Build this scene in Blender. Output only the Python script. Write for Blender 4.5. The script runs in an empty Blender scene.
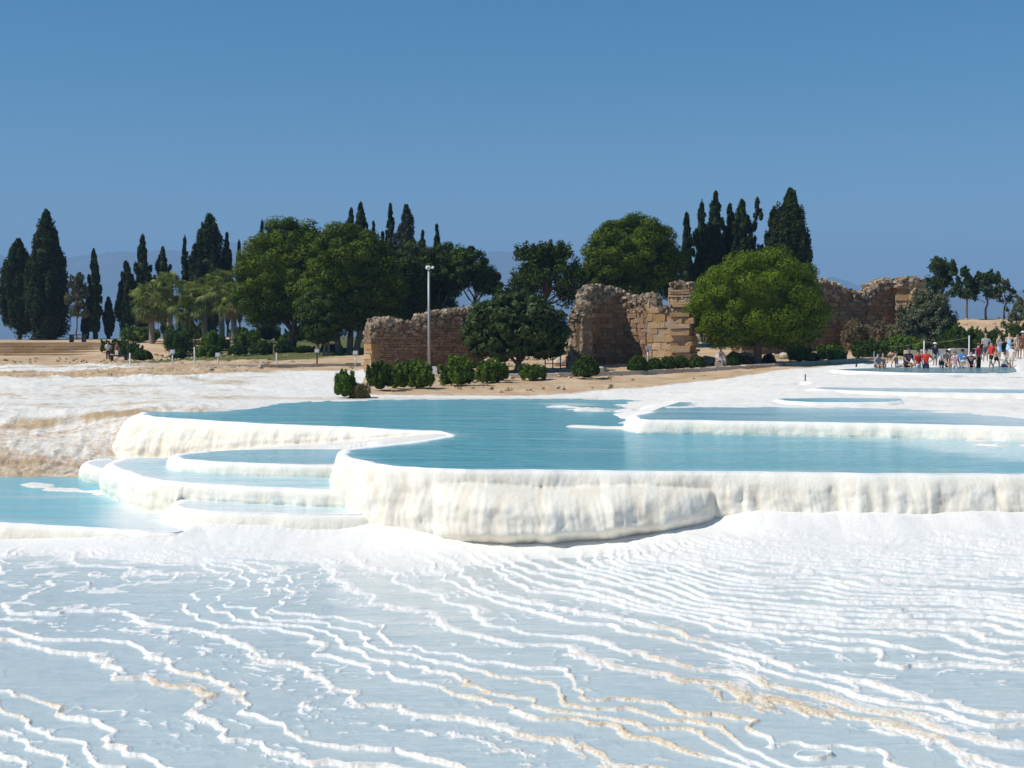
import bpy, bmesh, math, random
import numpy as np
from mathutils import Vector, Matrix
from mathutils.geometry import delaunay_2d_cdt

sc = bpy.context.scene
COL = sc.collection
R = math.radians
EYE = 5.5                 # camera height above the lowest travertine flat
FPX = 1400.0              # focal length in pixels of the 1024 px wide frame
TILT = math.atan(59.0 / FPX)

# ------------------------------------------------------------------ helpers
def at_d(px, py, d):
    """point at depth d (metres along +Y) seen at pixel px,py of the photo"""
    u = (px - 512) / FPX; v = (384 - py) / FPX
    dy = math.cos(TILT) + v * math.sin(TILT); dz = -math.sin(TILT) + v * math.cos(TILT)
    k = d / dy
    return Vector((u * k, d, EYE + dz * k))

def at_z(px, py, z):
    u = (px - 512) / FPX; v = (384 - py) / FPX
    dy = math.cos(TILT) + v * math.sin(TILT); dz = -math.sin(TILT) + v * math.cos(TILT)
    k = (z - EYE) / dz
    return Vector((u * k, dy * k, z))

def _hash(ix, iy, seed):
    h = (ix.astype(np.int64) * 374761393 + iy.astype(np.int64) * 668265263 + seed * 974634777) & 0xFFFFFFFF
    h = ((h ^ (h >> 13)) * 1274126177) & 0xFFFFFFFF
    h = ((h ^ (h >> 16)) * 2246822519) & 0xFFFFFFFF
    return (h ^ (h >> 15)) & 0xFFFFFFFF

def perlin(x, y, seed=0):
    x = np.asarray(x, float); y = np.asarray(y, float)
    x, y = np.broadcast_arrays(x, y)
    x0 = np.floor(x); y0 = np.floor(y); fx = x - x0; fy = y - y0
    def g(ox, oy):
        a = _hash(x0 + ox, y0 + oy, seed) / 4294967296.0 * 2 * math.pi
        return np.cos(a) * (fx - ox) + np.sin(a) * (fy - oy)
    u = fx * fx * fx * (fx * (fx * 6 - 15) + 10); v = fy * fy * fy * (fy * (fy * 6 - 15) + 10)
    a = g(0, 0) * (1 - u) + g(1, 0) * u
    b = g(0, 1) * (1 - u) + g(1, 1) * u
    return (a * (1 - v) + b * v) * 1.5

def fbm(x, y, oct=4, seed=0, gain=.5):
    s = 0; a = 1; t = 0
    for i in range(oct):
        s = s + a * perlin(x * 2 ** i + 17.3 * i, y * 2 ** i - 9.1 * i, seed + i); t += a; a *= gain
    return s / t

def sstep(a, b, x):
    t = np.clip((np.asarray(x, float) - a) / (b - a), 0, 1)
    return t * t * (3 - 2 * t)

def mesh_np(name, V, F, mats, parent=None, smooth=True, attrs=None, fmat=None, loc=None):
    """one mesh object out of numpy vertices and (n,k) faces or a list of such arrays"""
    V = np.asarray(V, np.float32)
    Fs = F if isinstance(F, list) else [F]
    Fs = [np.asarray(f, np.int32) for f in Fs if len(f)]
    me = bpy.data.meshes.new(name)
    me.vertices.add(len(V)); me.vertices.foreach_set('co', V.ravel())
    nl = sum(f.size for f in Fs); npoly = sum(len(f) for f in Fs)
    me.loops.add(nl); me.loops.foreach_set('vertex_index', np.concatenate([f.ravel() for f in Fs]))
    starts = []; o = 0
    for f in Fs:
        starts.append(o + np.arange(len(f), dtype=np.int32) * f.shape[1]); o += f.size
    me.polygons.add(npoly); me.polygons.foreach_set('loop_start', np.concatenate(starts))
    me.polygons.foreach_set('use_smooth', np.full(npoly, smooth, dtype=bool))
    if fmat is not None: me.polygons.foreach_set('material_index', np.asarray(fmat, np.int32))
    me.update(calc_edges=True)
    for k, a in (attrs or {}).items():
        a = np.asarray(a, np.float32)
        at = me.attributes.new(k, 'FLOAT', 'POINT' if len(a) == len(V) else 'FACE')
        at.data.foreach_set('value', a)
    for m in (mats if isinstance(mats, (list, tuple)) else [mats]): me.materials.append(m)
    ob = bpy.data.objects.new(name, me); COL.objects.link(ob)
    if parent: ob.parent = parent
    if loc is not None: ob.location = loc
    return ob

def empty(name, loc, label=None, cat=None, group=None, rotz=0.0):
    o = bpy.data.objects.new(name, None); COL.objects.link(o)
    o.location = loc; o.rotation_euler = (0, 0, rotz); o.empty_display_size = .3
    if label: tag(o, label, cat, group)
    return o

def tag(o, label, cat, group=None):
    o['label'] = label; o['category'] = cat
    if group: o['group'] = group
    return o

def structure(o): o['kind'] = 'structure'; return o

# ------------------------------------------------------------------ materials
def new_mat(name):
    m = bpy.data.materials.new(name); m.use_nodes = True
    nt = m.node_tree; nt.nodes.clear()
    out = nt.nodes.new('ShaderNodeOutputMaterial')
    return m, nt, out

class N:
    """tiny node helper"""
    def __init__(s, nt): s.nt = nt
    def node(s, t, **kw):
        n = s.nt.nodes.new(t)
        for k, v in kw.items():
            if k.startswith('i_'):
                n.inputs[k[2:].replace('_', ' ')].default_value = v
            else: setattr(n, k, v)
        return n
    def link(s, a, b): s.nt.links.new(a, b)
    def pos(s, scale=(1, 1, 1)):
        g = s.node('ShaderNodeNewGeometry'); m = s.node('ShaderNodeMapping')
        m.inputs['Scale'].default_value = scale
        s.link(g.outputs['Position'], m.inputs['Vector']); return m.outputs['Vector']
    def noise(s, vec, scale, detail=4, rough=.55, dist=0):
        n = s.node('ShaderNodeTexNoise'); n.inputs['Scale'].default_value = scale
        n.inputs['Detail'].default_value = detail; n.inputs['Roughness'].default_value = rough
        n.inputs['Distortion'].default_value = dist
        if vec is not None: s.link(vec, n.inputs['Vector'])
        return n.outputs['Fac']
    def ramp(s, fac, lo, hi, a=0.0, b=1.0):
        n = s.node('ShaderNodeMapRange'); n.interpolation_type = 'SMOOTHSTEP'
        n.inputs['From Min'].default_value = lo; n.inputs['From Max'].default_value = hi
        n.inputs['To Min'].default_value = a; n.inputs['To Max'].default_value = b
        s.link(fac, n.inputs['Value']); return n.outputs['Result']
    def mix(s, fac, a, b):
        n = s.node('ShaderNodeMix', data_type='RGBA')
        if isinstance(fac, (int, float)): n.inputs[0].default_value = fac
        else: s.link(fac, n.inputs[0])
        for v, i in ((a, 6), (b, 7)):
            if isinstance(v, tuple): n.inputs[i].default_value = (*v, 1)
            else: s.link(v, n.inputs[i])
        return n.outputs[2]
    def math(s, op, a, b=None):
        n = s.node('ShaderNodeMath', operation=op)
        for v, i in ((a, 0), (b, 1)):
            if v is None: continue
            if isinstance(v, (int, float)): n.inputs[i].default_value = v
            else: s.link(v, n.inputs[i])
        return n.outputs[0]
    def attr(s, name):
        n = s.node('ShaderNodeAttribute', attribute_name=name); return n.outputs['Fac']
    def bump(s, h, strength, dist):
        n = s.node('ShaderNodeBump'); n.inputs['Strength'].default_value = strength
        n.inputs['Distance'].default_value = dist; s.link(h, n.inputs['Height']); return n.outputs['Normal']
    def bsdf(s, out, col, rough=.8, normal=None, spec=.3, ior=1.45):
        b = s.node('ShaderNodeBsdfPrincipled')
        if isinstance(col, tuple): b.inputs['Base Color'].default_value = (*col, 1)
        else: s.link(col, b.inputs['Base Color'])
        if isinstance(rough, (int, float)): b.inputs['Roughness'].default_value = rough
        else: s.link(rough, b.inputs['Roughness'])
        b.inputs['Specular IOR Level'].default_value = spec; b.inputs['IOR'].default_value = ior
        if normal is not None: s.link(normal, b.inputs['Normal'])
        s.link(b.outputs[0], out.inputs['Surface']); return b

def mat_plain(name, col, rough=.7, var=.15, scale=8, metal=0):
    m, nt, out = new_mat(name); n = N(nt)
    f = n.noise(n.pos(), scale, 3)
    c = n.mix(f, tuple(c * (1 - var) for c in col), tuple(min(1, c * (1 + var)) for c in col))
    b = n.bsdf(out, c, rough); b.inputs['Metallic'].default_value = metal
    return m

def mat_travertine_wall():
    m, nt, out = new_mat('travertine_wall'); n = N(nt)
    st = n.noise(n.pos((1.6, 1.6, .7)), 1.5, 6, .65)
    big = n.noise(n.pos(), .35, 3)
    c = n.mix(n.ramp(st, .35, .75), (.89, .845, .745), (.85, .775, .645))
    c = n.mix(n.math('MULTIPLY', n.ramp(big, .54, .78), .35), c, (.78, .69, .55))
    # clean white rim along the top, darker tan colour in the creases
    c = n.mix(n.attr('rim'), c, (.90, .89, .87))
    c = n.mix(n.math('MULTIPLY', n.attr('crease'), .38), c, (.68, .57, .42))
    h = n.math('ADD', n.noise(n.pos((1, 1, .6)), 11, 7, .72), n.noise(n.pos((1, 1, .25)), 5, 3, .6))
    n.bsdf(out, c, .75, n.bump(h, .42, .05), .2)
    return m

def mat_ground():
    m, nt, out = new_mat('ground'); n = N(nt)
    p = n.pos()
    a = n.noise(p, .45, 5, .6); b = n.noise(p, 2.6, 5, .65); f = n.noise(p, 9, 5, .7)
    white = n.mix(n.ramp(b, .3, .7), (.87, .84, .785), (.82, .77, .69))
    earth = n.mix(n.ramp(a, .35, .65), (.50, .335, .195), (.64, .475, .31))
    earth = n.mix(n.ramp(f, .55, .75), earth, (.33, .215, .12))
    grass = n.mix(n.ramp(b, .35, .65), (.085, .115, .028), (.17, .16, .055))
    fe = n.math('ADD', n.attr('earth'), n.math('MULTIPLY', n.math('SUBTRACT', b, .5), .9))
    c = n.mix(n.ramp(fe, .35, .75), white, earth)
    st = n.math('ADD', n.attr('stain'), n.math('MULTIPLY', n.math('SUBTRACT', f, .5), 1.0))
    c = n.mix(n.ramp(st, .3, .9), c, (.50, .36, .215))
    fg = n.math('ADD', n.attr('grass'), n.math('MULTIPLY', n.math('SUBTRACT', b, .5), .9))
    c = n.mix(n.ramp(fg, .4, .65), c, grass)
    hv = n.attr('valley')
    c = n.mix(hv, c, (.16, .15, .10))
    h = n.math('ADD', f, n.math('MULTIPLY', b, 2.0))
    n.bsdf(out, c, .85, n.bump(h, .35, .10), .2)
    return m

def mat_flats():
    m, nt, out = new_mat('travertine_flats'); n = N(nt)
    p = n.pos()
    f = n.noise(p, 22, 5, .7); b = n.noise(p, 1.1, 4, .6); sk = n.noise(n.pos((.7, 1.6, 1)), 2.6, 7, .7, .8)
    floor = n.mix(n.ramp(sk, .36, .66), (.89, .89, .885), (.74, .76, .77))
    floor = n.mix(n.ramp(b, .46, .66), floor, (.87, .865, .85))
    rim = n.mix(n.ramp(f, .35, .75), (.88, .87, .85), (.76, .71, .63))
    tan = n.mix(n.ramp(f, .35, .7), (.80, .68, .50), (.48, .33, .19))
    rim = n.mix(n.math('MULTIPLY', n.attr('tan'), .9), rim, tan)
    c = n.mix(n.attr('rim'), floor, rim)
    h = n.math('ADD', f, n.math('MULTIPLY', sk, .6))
    n.bsdf(out, c, .7, n.bump(h, .5, .02), .3)
    return m

def ripple_normal(n, amt, sc_):
    r1 = n.noise(n.pos((.8, 2.4, 1)), sc_ * .7, 4, .65, .3)
    r2 = n.noise(n.pos((.22, .75, 1)), sc_ * .32, 3, .55, .5)
    return n.bump(n.math('ADD', r1, n.math('MULTIPLY', r2, 3.2)), 1.0, amt)

def mat_pool(name, deep, pale, amt=.035, rs=4.5):
    m, nt, out = new_mat(name); n = N(nt)
    v = n.noise(n.pos((.35, 1.5, 1)), .5, 5, .65)  # streaky colour noise, also standing in for ripple highlights
    fac = n.math('ADD', n.attr('shoal'), n.math('MULTIPLY', n.math('SUBTRACT', v, .40), 1.15))
    c = n.mix(n.ramp(fac, 0.05, .95), deep, pale)
    n.bsdf(out, c, .15, ripple_normal(n, amt, rs), .5, 1.33)
    return m

def mat_film():
    m, nt, out = new_mat('shallow_water'); n = N(nt)
    nm = ripple_normal(n, .010, 5)
    t = n.node('ShaderNodeBsdfTransparent'); t.inputs['Color'].default_value = (.87, .95, .985, 1)
    g = n.node('ShaderNodeBsdfGlossy'); g.inputs['Roughness'].default_value = .07
    g.inputs['Color'].default_value = (1, 1, 1, 1)
    fr = n.node('ShaderNodeFresnel'); fr.inputs['IOR'].default_value = 1.33
    n.link(nm, g.inputs['Normal']); n.link(nm, fr.inputs['Normal'])
    mx = n.node('ShaderNodeMixShader')
    n.link(fr.outputs[0], mx.inputs[0]); n.link(t.outputs[0], mx.inputs[1]); n.link(g.outputs[0], mx.inputs[2])
    n.link(mx.outputs[0], out.inputs['Surface'])
    return m

M_WALL = mat_travertine_wall(); M_GROUND = mat_ground(); M_FLATS = mat_flats(); M_FILM = mat_film()
M_POOL = mat_pool('pool_water', (.145, .46, .55), (.58, .78, .81), .12)
M_POOL_L = mat_pool('pool_water_pale', (.22, .57, .66), (.84, .90, .90), .05)
M_POOL_M = mat_pool('pool_water_mid', (.15, .44, .54), (.60, .73, .76), .06)

# ------------------------------------------------------------------ camera, sky, sun
cam = bpy.data.cameras.new('camera'); co = bpy.data.objects.new('camera', cam); COL.objects.link(co)
co.location = (0, 0, EYE); co.rotation_euler = (math.pi / 2 - TILT, 0, 0)
cam.sensor_width = 36; cam.lens = 36 * FPX / 1024; cam.clip_start = .1; cam.clip_end = 60000
sc.camera = co
TO_SUN = Vector((-.90, -.22, 1.02)).normalized()
EL = math.asin(TO_SUN.z); AZ = math.atan2(TO_SUN.x, TO_SUN.y)
sl = bpy.data.lights.new('sun', 'SUN'); so = bpy.data.objects.new('sun', sl); COL.objects.link(so)
sl.energy = 4.8; sl.angle = R(.53); sl.color = (1, .955, .88)
so.rotation_euler = TO_SUN.to_track_quat('Z', 'Y').to_euler(); so.location = TO_SUN * 100
w = bpy.data.worlds.new('World'); sc.world = w; w.use_nodes = True
wn = w.node_tree; wn.nodes.clear()
wo = wn.nodes.new('ShaderNodeOutputWorld'); bg = wn.nodes.new('ShaderNodeBackground'); sk = wn.nodes.new('ShaderNodeTexSky')
sk.sky_type = 'NISHITA'; sk.sun_disc = False; sk.sun_elevation = EL; sk.sun_rotation = AZ
sk.altitude = 1500; sk.air_density = 1.0; sk.dust_density = 0.0; sk.ozone_density = 4.0
bg.inputs['Strength'].default_value = .085
hs = wn.nodes.new('ShaderNodeHueSaturation'); hs.inputs['Saturation'].default_value = 1.36; hs.inputs['Hue'].default_value = .486
wn.links.new(sk.outputs[0], hs.inputs['Color']); wn.links.new(hs.outputs[0], bg.inputs[0]); wn.links.new(bg.outputs[0], wo.inputs[0])
sc.view_settings.view_transform = 'Standard'; sc.view_settings.look = 'None'
sc.view_settings.gamma = 1; sc.view_settings.exposure = 0
sc.render.engine = 'CYCLES'
cy = sc.cycles
cy.use_denoising = True; cy.max_bounces = 7; cy.diffuse_bounces = 4; cy.glossy_bounces = 3
cy.transmission_bounces = 2; cy.transparent_max_bounces = 12; cy.volume_bounces = 1
cy.caustics_reflective = False; cy.caustics_refractive = False; cy.sample_clamp_indirect = 6
try: cy.denoiser = 'OPENIMAGEDENOISE'
except Exception: pass

# ------------------------------------------------------------------ terrain
def rbf(points):
    P = np.array([(p[0], p[1]) for p in points], float); z = np.array([p[2] for p in points], float)
    n = len(P)
    D = np.hypot(P[:, None, 0] - P[None, :, 0], P[:, None, 1] - P[None, :, 1])
    A = np.zeros((n + 3, n + 3)); A[:n, :n] = D - .02 * np.eye(n)
    A[:n, n] = 1; A[:n, n + 1] = P[:, 0]; A[:n, n + 2] = P[:, 1]
    A[n:, :n] = A[:n, n:].T
    s = np.linalg.solve(A, np.concatenate([z, [0, 0, 0]]))
    def f(x, y):
        x = np.asarray(x, float); y = np.asarray(y, float)
        r = s[n] + s[n + 1] * x + s[n + 2] * y
        for i in range(n): r = r + s[i] * np.hypot(x - P[i, 0], y - P[i, 1])
        return r
    return f

def cp(px, d, rel): return ((px - 512) / FPX * d, d, EYE + rel)

ZA, ZR2, ZR3, ZR4, ZP = EYE - 3.4, EYE - 3.0, EYE - 2.85, EYE - 2.66, EYE - 2.45
ZC, ZB, ZD, ZL = EYE - 3.88, EYE - 4.2, EYE - 4.6, EYE - 5.0

GP = [cp(*p) for p in [
    # near zone, below the travertine flats
    (-200, 12, -5.9), (512, 12, -5.7), (1200, 12, -5.5), (-200, 25, -6.0), (512, 25, -5.6), (1200, 25, -5.2),
    (0, 35.5, -5.7), (340, 33, -5.6), (512, 32, -5.5), (700, 32.5, -5.0), (1024, 33, -4.9), (1250, 34, -4.7),
    # floor of the left pools and the gully beside them
    (-150, 40, -5.5), (0, 40, -5.5), (0, 45.7, -5.0), (60, 45.5, -5.02), (100, 45.8, -5.0), (130, 51.5, -4.85), (120, 47, -5.0),
    (200, 34.6, -5.45), (250, 37, -5.1), (150, 40, -5.4), (300, 40, -4.75), (230, 43.6, -4.0), (330, 43.4, -3.86), (175, 44.5, -4.5), (160, 49, -4.75),
    (380, 41.5, -3.52), (430, 42.6, -3.40), (300, 45, -3.95), (230, 47.2, -4.25), (440, 43.7, -3.40),
    # floor and shore of the big pool
    (512, 38, -4.5), (800, 38, -4.5), (600, 48, -4.1), (400, 50, -4.0), (250, 53, -3.9), (700, 42, -4.2), (1024, 40, -3.9), (400, 58, -3.6), (560, 57, -3.6),
    (141, 53.8, -3.4), (200, 57, -3.4), (250, 60.3, -3.4), (292, 61.5, -3.4), (330, 62.6, -3.4), (400, 63.5, -3.4), (503, 64.3, -3.4), (600, 64, -3.4), (660, 62.8, -3.38),
    (690, 57, -3.1), (700, 60, -3.1), (640, 49.5, -3.42), (600, 50, -3.7), (655, 47, -2.98), (640, 46.3, -3.18), (612, 45, -3.46), (668, 51, -2.97), (690, 54.5, -2.98), (655, 55, -3.32),
    # right terraces
    (720, 47, -3.4), (850, 47, -3.3), (690, 51.3, -3.0), (800, 51.2, -3.0), (900, 50.6, -3.0), (1024, 45.0, -3.0), (1150, 44, -2.9),
    (950, 53.4, -2.93), (1060, 53, -2.92), (1150, 53, -2.9), (850, 57, -2.74), (760, 62, -2.76), (960, 60, -2.60), (1060, 57, -2.57), (850, 66, -2.55), (760, 70, -2.95), (1000, 68, -2.48), (940, 70, -2.52), (1150, 65, -2.4),
    (800, 75, -2.72), (860, 81.5, -2.44), (930, 81.5, -2.40), (1010, 81.5, -2.38), (980, 88, -2.25), (1015, 93, -2.12), (1100, 90, -2.0),
    # the slope on the left
    (-200, 60, -3.7), (-150, 50, -4.6), (0, 50, -4.55), (60, 54, -4.0), (0, 57, -3.62), (120, 57, -3.62), (0, 65, -3.25), (150, 65, -3.30), (0, 73, -3.0), (150, 75, -3.05),
    (0, 85, -2.95), (50, 95, -2.95), (100, 100, -2.95), (230, 72, -3.22), (230, 80, -3.08), (290, 66, -3.3), (330, 68, -3.3),
    # bank, path and gardens behind
    (250, 95, -2.80), (340, 95, -2.80), (350, 82, -3.05), (380, 72, -3.28), (420, 77, -3.14), (500, 76, -3.10), (570, 77, -3.0), (600, 80, -2.9), (680, 82, -2.76), (760, 86, -2.56), (830, 92, -2.35),
    (700, 69, -3.15), (640, 70, -3.2), (350, 88, -2.95), (430, 88, -2.8), (620, 88, -2.55), (690, 92, -2.45), (850, 104, -1.7), (870, 98, -1.95), (930, 95, -1.75),
    (300, 115, -2.05), (150, 116, -2.95), (108, 122, -3.05), (150, 130, -1.7), (60, 124.3, -2.86), (0, 124.3, -2.86), (30, 116, -3.0), (-100, 122, -2.9), (230, 128, -1.75), (220, 105, -2.6), (300, 140, -1.6),
    (50, 135.5, -1.72), (-40, 135.5, -1.72), (50, 150, -1.62), (-150, 150, -1.6), (400, 120, -1.9), (550, 120, -1.8), (700, 120, -1.5), (550, 100, -2.3), (850, 120, -.5),
    (960, 112, .45), (1024, 105, -.1), (1060, 112, .4), (900, 108, -.9), (940, 102, -1.2), (985, 96, -1.6), (1200, 110, .5), (1000, 125, .5), (850, 145, -.8), (500, 150, -1.6),
]] + [(-120, 0, -.6), (120, 0, .4), (0, -80, -.5), (-130, 70, 2.2), (140, 70, 3.4), (-150, 160, 3.9), (150, 160, 5.2)]
_g = rbf(GP)

def base_z(x, y):
    """terrain without fine roughness"""
    x = np.asarray(x, float); y = np.asarray(y, float)
    r = np.hypot(x, y)
    z = np.clip(_g(x, y), -2.0, 6.6)
    k = sstep(158, 520, r)
    z = z * (1 - k) + k * -150.0
    return z

def gz(x, y): return float(base_z(np.array([x]), np.array([y]))[0])

def ground_at(px, py, lo=40, hi=160):
    """first terrain point seen at this pixel"""
    d = np.linspace(lo, hi, 1200)
    u = (px - 512) / FPX
    p = at_d(px, py, 1.0)
    zr = EYE + (p.z - EYE) * d
    g = base_z(u * d, d)
    i = np.nonzero(zr <= g)[0]
    i = i[0] if len(i) else len(d) - 1
    return Vector((p.x * d[i], d[i], g[i]))

def ground_d(px, d):
    x = (px - 512) / FPX * d
    return Vector((x, d, gz(x, d)))
# ------------------------------------------------------------------ pools: lips as measured, walls, water
def curve(pts, step):
    """Catmull-Rom through the points, resampled evenly"""
    P = np.array([(p[0], p[1]) for p in pts], float)
    Q = np.vstack([2 * P[0] - P[1], P, 2 * P[-1] - P[-2]])
    out = []
    for i in range(len(P) - 1):
        p0, p1, p2, p3 = Q[i:i + 4]
        t = np.linspace(0, 1, 24, endpoint=False)[:, None]
        out.append(.5 * ((2 * p1) + (-p0 + p2) * t + (2 * p0 - 5 * p1 + 4 * p2 - p3) * t ** 2 + (-p0 + 3 * p1 - 3 * p2 + p3) * t ** 3))
    C = np.vstack(out + [P[-1:]])
    L = np.concatenate([[0], np.cumsum(np.hypot(*np.diff(C, axis=0).T))])
    s = np.arange(0, L[-1], step)
    return np.stack([np.interp(s, L, C[:, 0]), np.interp(s, L, C[:, 1])], 1), s

def lip(pix, z): return [at_z(px, py, z).xy for px, py in pix]

WALLS = []          # (x, y) base lines for the aprons on the flats

def terrace(lip_pts, z, base, seed, rough=1.0, wob=.12, bulge=None, step=.05, rise=.020, lean=.28, nv=34, batter=.12, crease=1.0):
    """a travertine wall hanging from a lip; lip runs so that outward is to its LEFT. base(s01, x, y) -> z of its foot"""
    C, s = curve(lip_pts, step)
    # natural wobble of the lip
    T = np.gradient(C, axis=0); T /= np.maximum(np.hypot(*T.T)[:, None], 1e-6)
    Nn = np.stack([-T[:, 1], T[:, 0]], 1)
    k = 9
    Ns = np.stack([np.convolve(np.pad(Nn[:, i], k, mode='edge'), np.ones(2 * k + 1) / (2 * k + 1), 'valid') for i in (0, 1)], 1)
    Ns /= np.maximum(np.hypot(*Ns.T)[:, None], 1e-6)
    C = C + Ns * (wob * fbm(s * .45, s * 0 + seed, 3, seed) + wob * .35 * perlin(s * 1.9, s * 0 + 3.3, seed + 5))[:, None]
    s01 = s / s[-1]
    zb = base(s01, C[:, 0], C[:, 1])
    h = np.maximum(z - zb, .04)
    kk = sstep(37, 42, C[:, 1])
    if isinstance(lean, tuple): lean = lean[0] * (1 - kk) + lean[1] * kk; batter = batter[0] * (1 - kk) + batter[1] * kk
    if isinstance(lean, np.ndarray):
        rk = sstep(4.6, 6.5, C[:, 0]) * (C[:, 1] < 37); lean = lean * (1 - rk) + .30 * rk; batter = batter * (1 - rk) + .22 * rk
    taper = sstep(.0, .25, h)
    q = np.concatenate([[-3, -2, -1, 0], np.linspace(0, 1, nv)[1:] ** 1.25, [1.25]])
    V = np.zeros((len(s), len(q), 3)); rim = np.zeros((len(s), len(q))); cr = np.zeros_like(rim)
    rw = .5 + .35 * fbm(s * .8, s * 0 + 9, 2, seed + 2)
    rz = rise * (1 + .3 * fbm(s * 1.3, s * 0, 2, seed + 3))
    for j, qq in enumerate(q):
        if qq <= 0:
            o = {-3: -.75, -2: -.42, -1: -.18, 0: 0}[qq] * rw / .5
            zz = z + {-3: -.16, -2: -.05, -1: .55 * 1, 0: 1}[qq] * (rz if qq > -2 else 1)
            V[:, j, :2] = C + Ns * np.reshape(o * np.ones(len(s)), (-1, 1)); V[:, j, 2] = zz
            rim[:, j] = 1
            continue
        hh = h + .35
        zz = z + rz - (hh + rz) * min(qq, 1.0) - (.25 if qq > 1 else 0)
        dep = (z - zz)                      # metres below lip
        q1 = np.clip(dep / np.maximum(h * .5, .10), 0, 1)
        o = lean * np.minimum(h, 1.4) * np.sqrt(np.maximum(1 - (1 - q1) ** 2, 0)) + batter * dep
        under = sstep(.72, 1.05, dep / np.maximum(h, .05)) * .10 * np.minimum(h, 1.2) * rough
        o = o - under
        if bulge is not None:
            bx, b_amp, b_top = bulge
            bb = b_amp(C[:, 0])
            t = np.clip((dep - b_top(C[:, 0])) / .50, 0, 1)
            o = o + bb * np.sqrt(np.maximum(1 - (1 - t) ** 2, 0))
            o = o - bb * .45 * sstep(.74, 1.08, dep / np.maximum(h, .05))
        grow = sstep(.02, .45, dep) * taper * rough
        sw = s + .12 * perlin(s * .9, dep * 1.2 + seed, seed + 11)
        f1 = np.abs(perlin(sw * .75, dep * .25 + seed, seed + 7)); f2 = np.abs(perlin(sw * 2.5, dep * .45 + 4.7, seed + 8)); f3 = np.abs(perlin(sw * 6.5, dep * .9 + 2.7, seed + 9))
        o = o + grow * (.16 * (f1 - .3) + .055 * (f2 - .3) + .022 * (f3 - .3) + .09 * fbm(s * 1.4, dep * 2.0 + seed, 4, seed + 13))
        cr[:, j] = np.clip((1 - np.minimum(f1 * 6, 1)) * .7 + (1 - np.minimum(f2 * 5, 1)) * .5, 0, 1) * grow * crease
        rim[:, j] = .6 * (1 - sstep(.02, .10, dep))
        V[:, j, :2] = C + Ns * np.reshape(o, (-1, 1)); V[:, j, 2] = zz
    ns, nq = V.shape[:2]
    I = np.arange(ns * nq).reshape(ns, nq)
    F = np.stack([I[:-1, :-1], I[:-1, 1:], I[1:, 1:], I[1:, :-1]], -1).reshape(-1, 4)
    ob = mesh_np('travertine_terrace', V.reshape(-1, 3), F[:, ::-1], M_WALL, attrs={'rim': rim.ravel(), 'crease': cr.ravel()})
    structure(ob)
    # where its foot meets the ground
    jf = np.argmin(np.abs(V[:, :, 2] - zb[:, None]), axis=1)
    foot = V[np.arange(ns), jf]
    WALLS.append(foot[::4])
    return C[::3]

M_POOL_P = mat_pool('pool_water_grey', (.16, .31, .34), (.40, .55, .58), .05)
POOLS = []
def pool(poly, z, mat, shoal=None, grid=.35, clamp=True, cut=.15):
    """water sheet over a closed outline"""
    P = np.array(poly, float)
    keep = [0]
    for i in range(1, len(P)):
        if np.hypot(*(P[i] - P[keep[-1]])) > .08: keep.append(i)
    P = P[keep]
    if np.hypot(*(P[0] - P[-1])) < .08: P = P[:-1]
    lo, hi = P.min(0), P.max(0)
    gx, gy = np.meshgrid(np.arange(lo[0], hi[0], grid), np.arange(lo[1], hi[1], grid))
    rng = np.random.default_rng(3)
    X = np.stack([gx.ravel(), gy.ravel()], 1) + rng.uniform(-.12, .12, (gx.size, 2)) * grid
    X = X[inside(X, P)]
    verts = [Vector(p) for p in P] + [Vector(p) for p in X]
    n = len(P)
    vo, _, fo, *_ = delaunay_2d_cdt(verts, [], [list(range(n))], 1, 1e-4)
    V = np.array([(v.x, v.y, z) for v in vo])
    F = np.array([f for f in fo if len(f) == 3])
    a = np.zeros(len(V)) if shoal is None else shoal(V[:, 0], V[:, 1])
    e1 = V[F[:, 1]] - V[F[:, 0]]; e2 = V[F[:, 2]] - V[F[:, 0]]
    fl = (e1[:, 0] * e2[:, 1] - e1[:, 1] * e2[:, 0]) < 0
    F[fl] = F[fl][:, ::-1]
    ob = mesh_np('pool_water', V, F, mat, attrs={'shoal': a})
    structure(ob)
    POOLS.append((P, z, clamp, cut))
    return ob

def inside(X, P):
    r = np.zeros(len(X), bool)
    x, y = X[:, 0], X[:, 1]
    for i in range(len(P)):
        x1, y1 = P[i - 1]; x2, y2 = P[i]
        c = ((y1 > y) != (y2 > y))
        with np.errstate(divide='ignore', invalid='ignore'):
            r ^= c & (x < (x2 - x1) * (y - y1) / (y2 - y1 + 1e-12) + x1)
    return r

def dist_to(X, Y, line, chunk=40000):
    """distance from every point to the nearest vertex of a polyline"""
    X = np.ravel(X); Y = np.ravel(Y); out = np.empty(len(X))
    for i in range(0, len(X), chunk):
        out[i:i + chunk] = np.sqrt(((X[i:i + chunk, None] - line[None, :, 0]) ** 2 + (Y[i:i + chunk, None] - line[None, :, 1]) ** 2).min(1))
    return out

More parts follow.
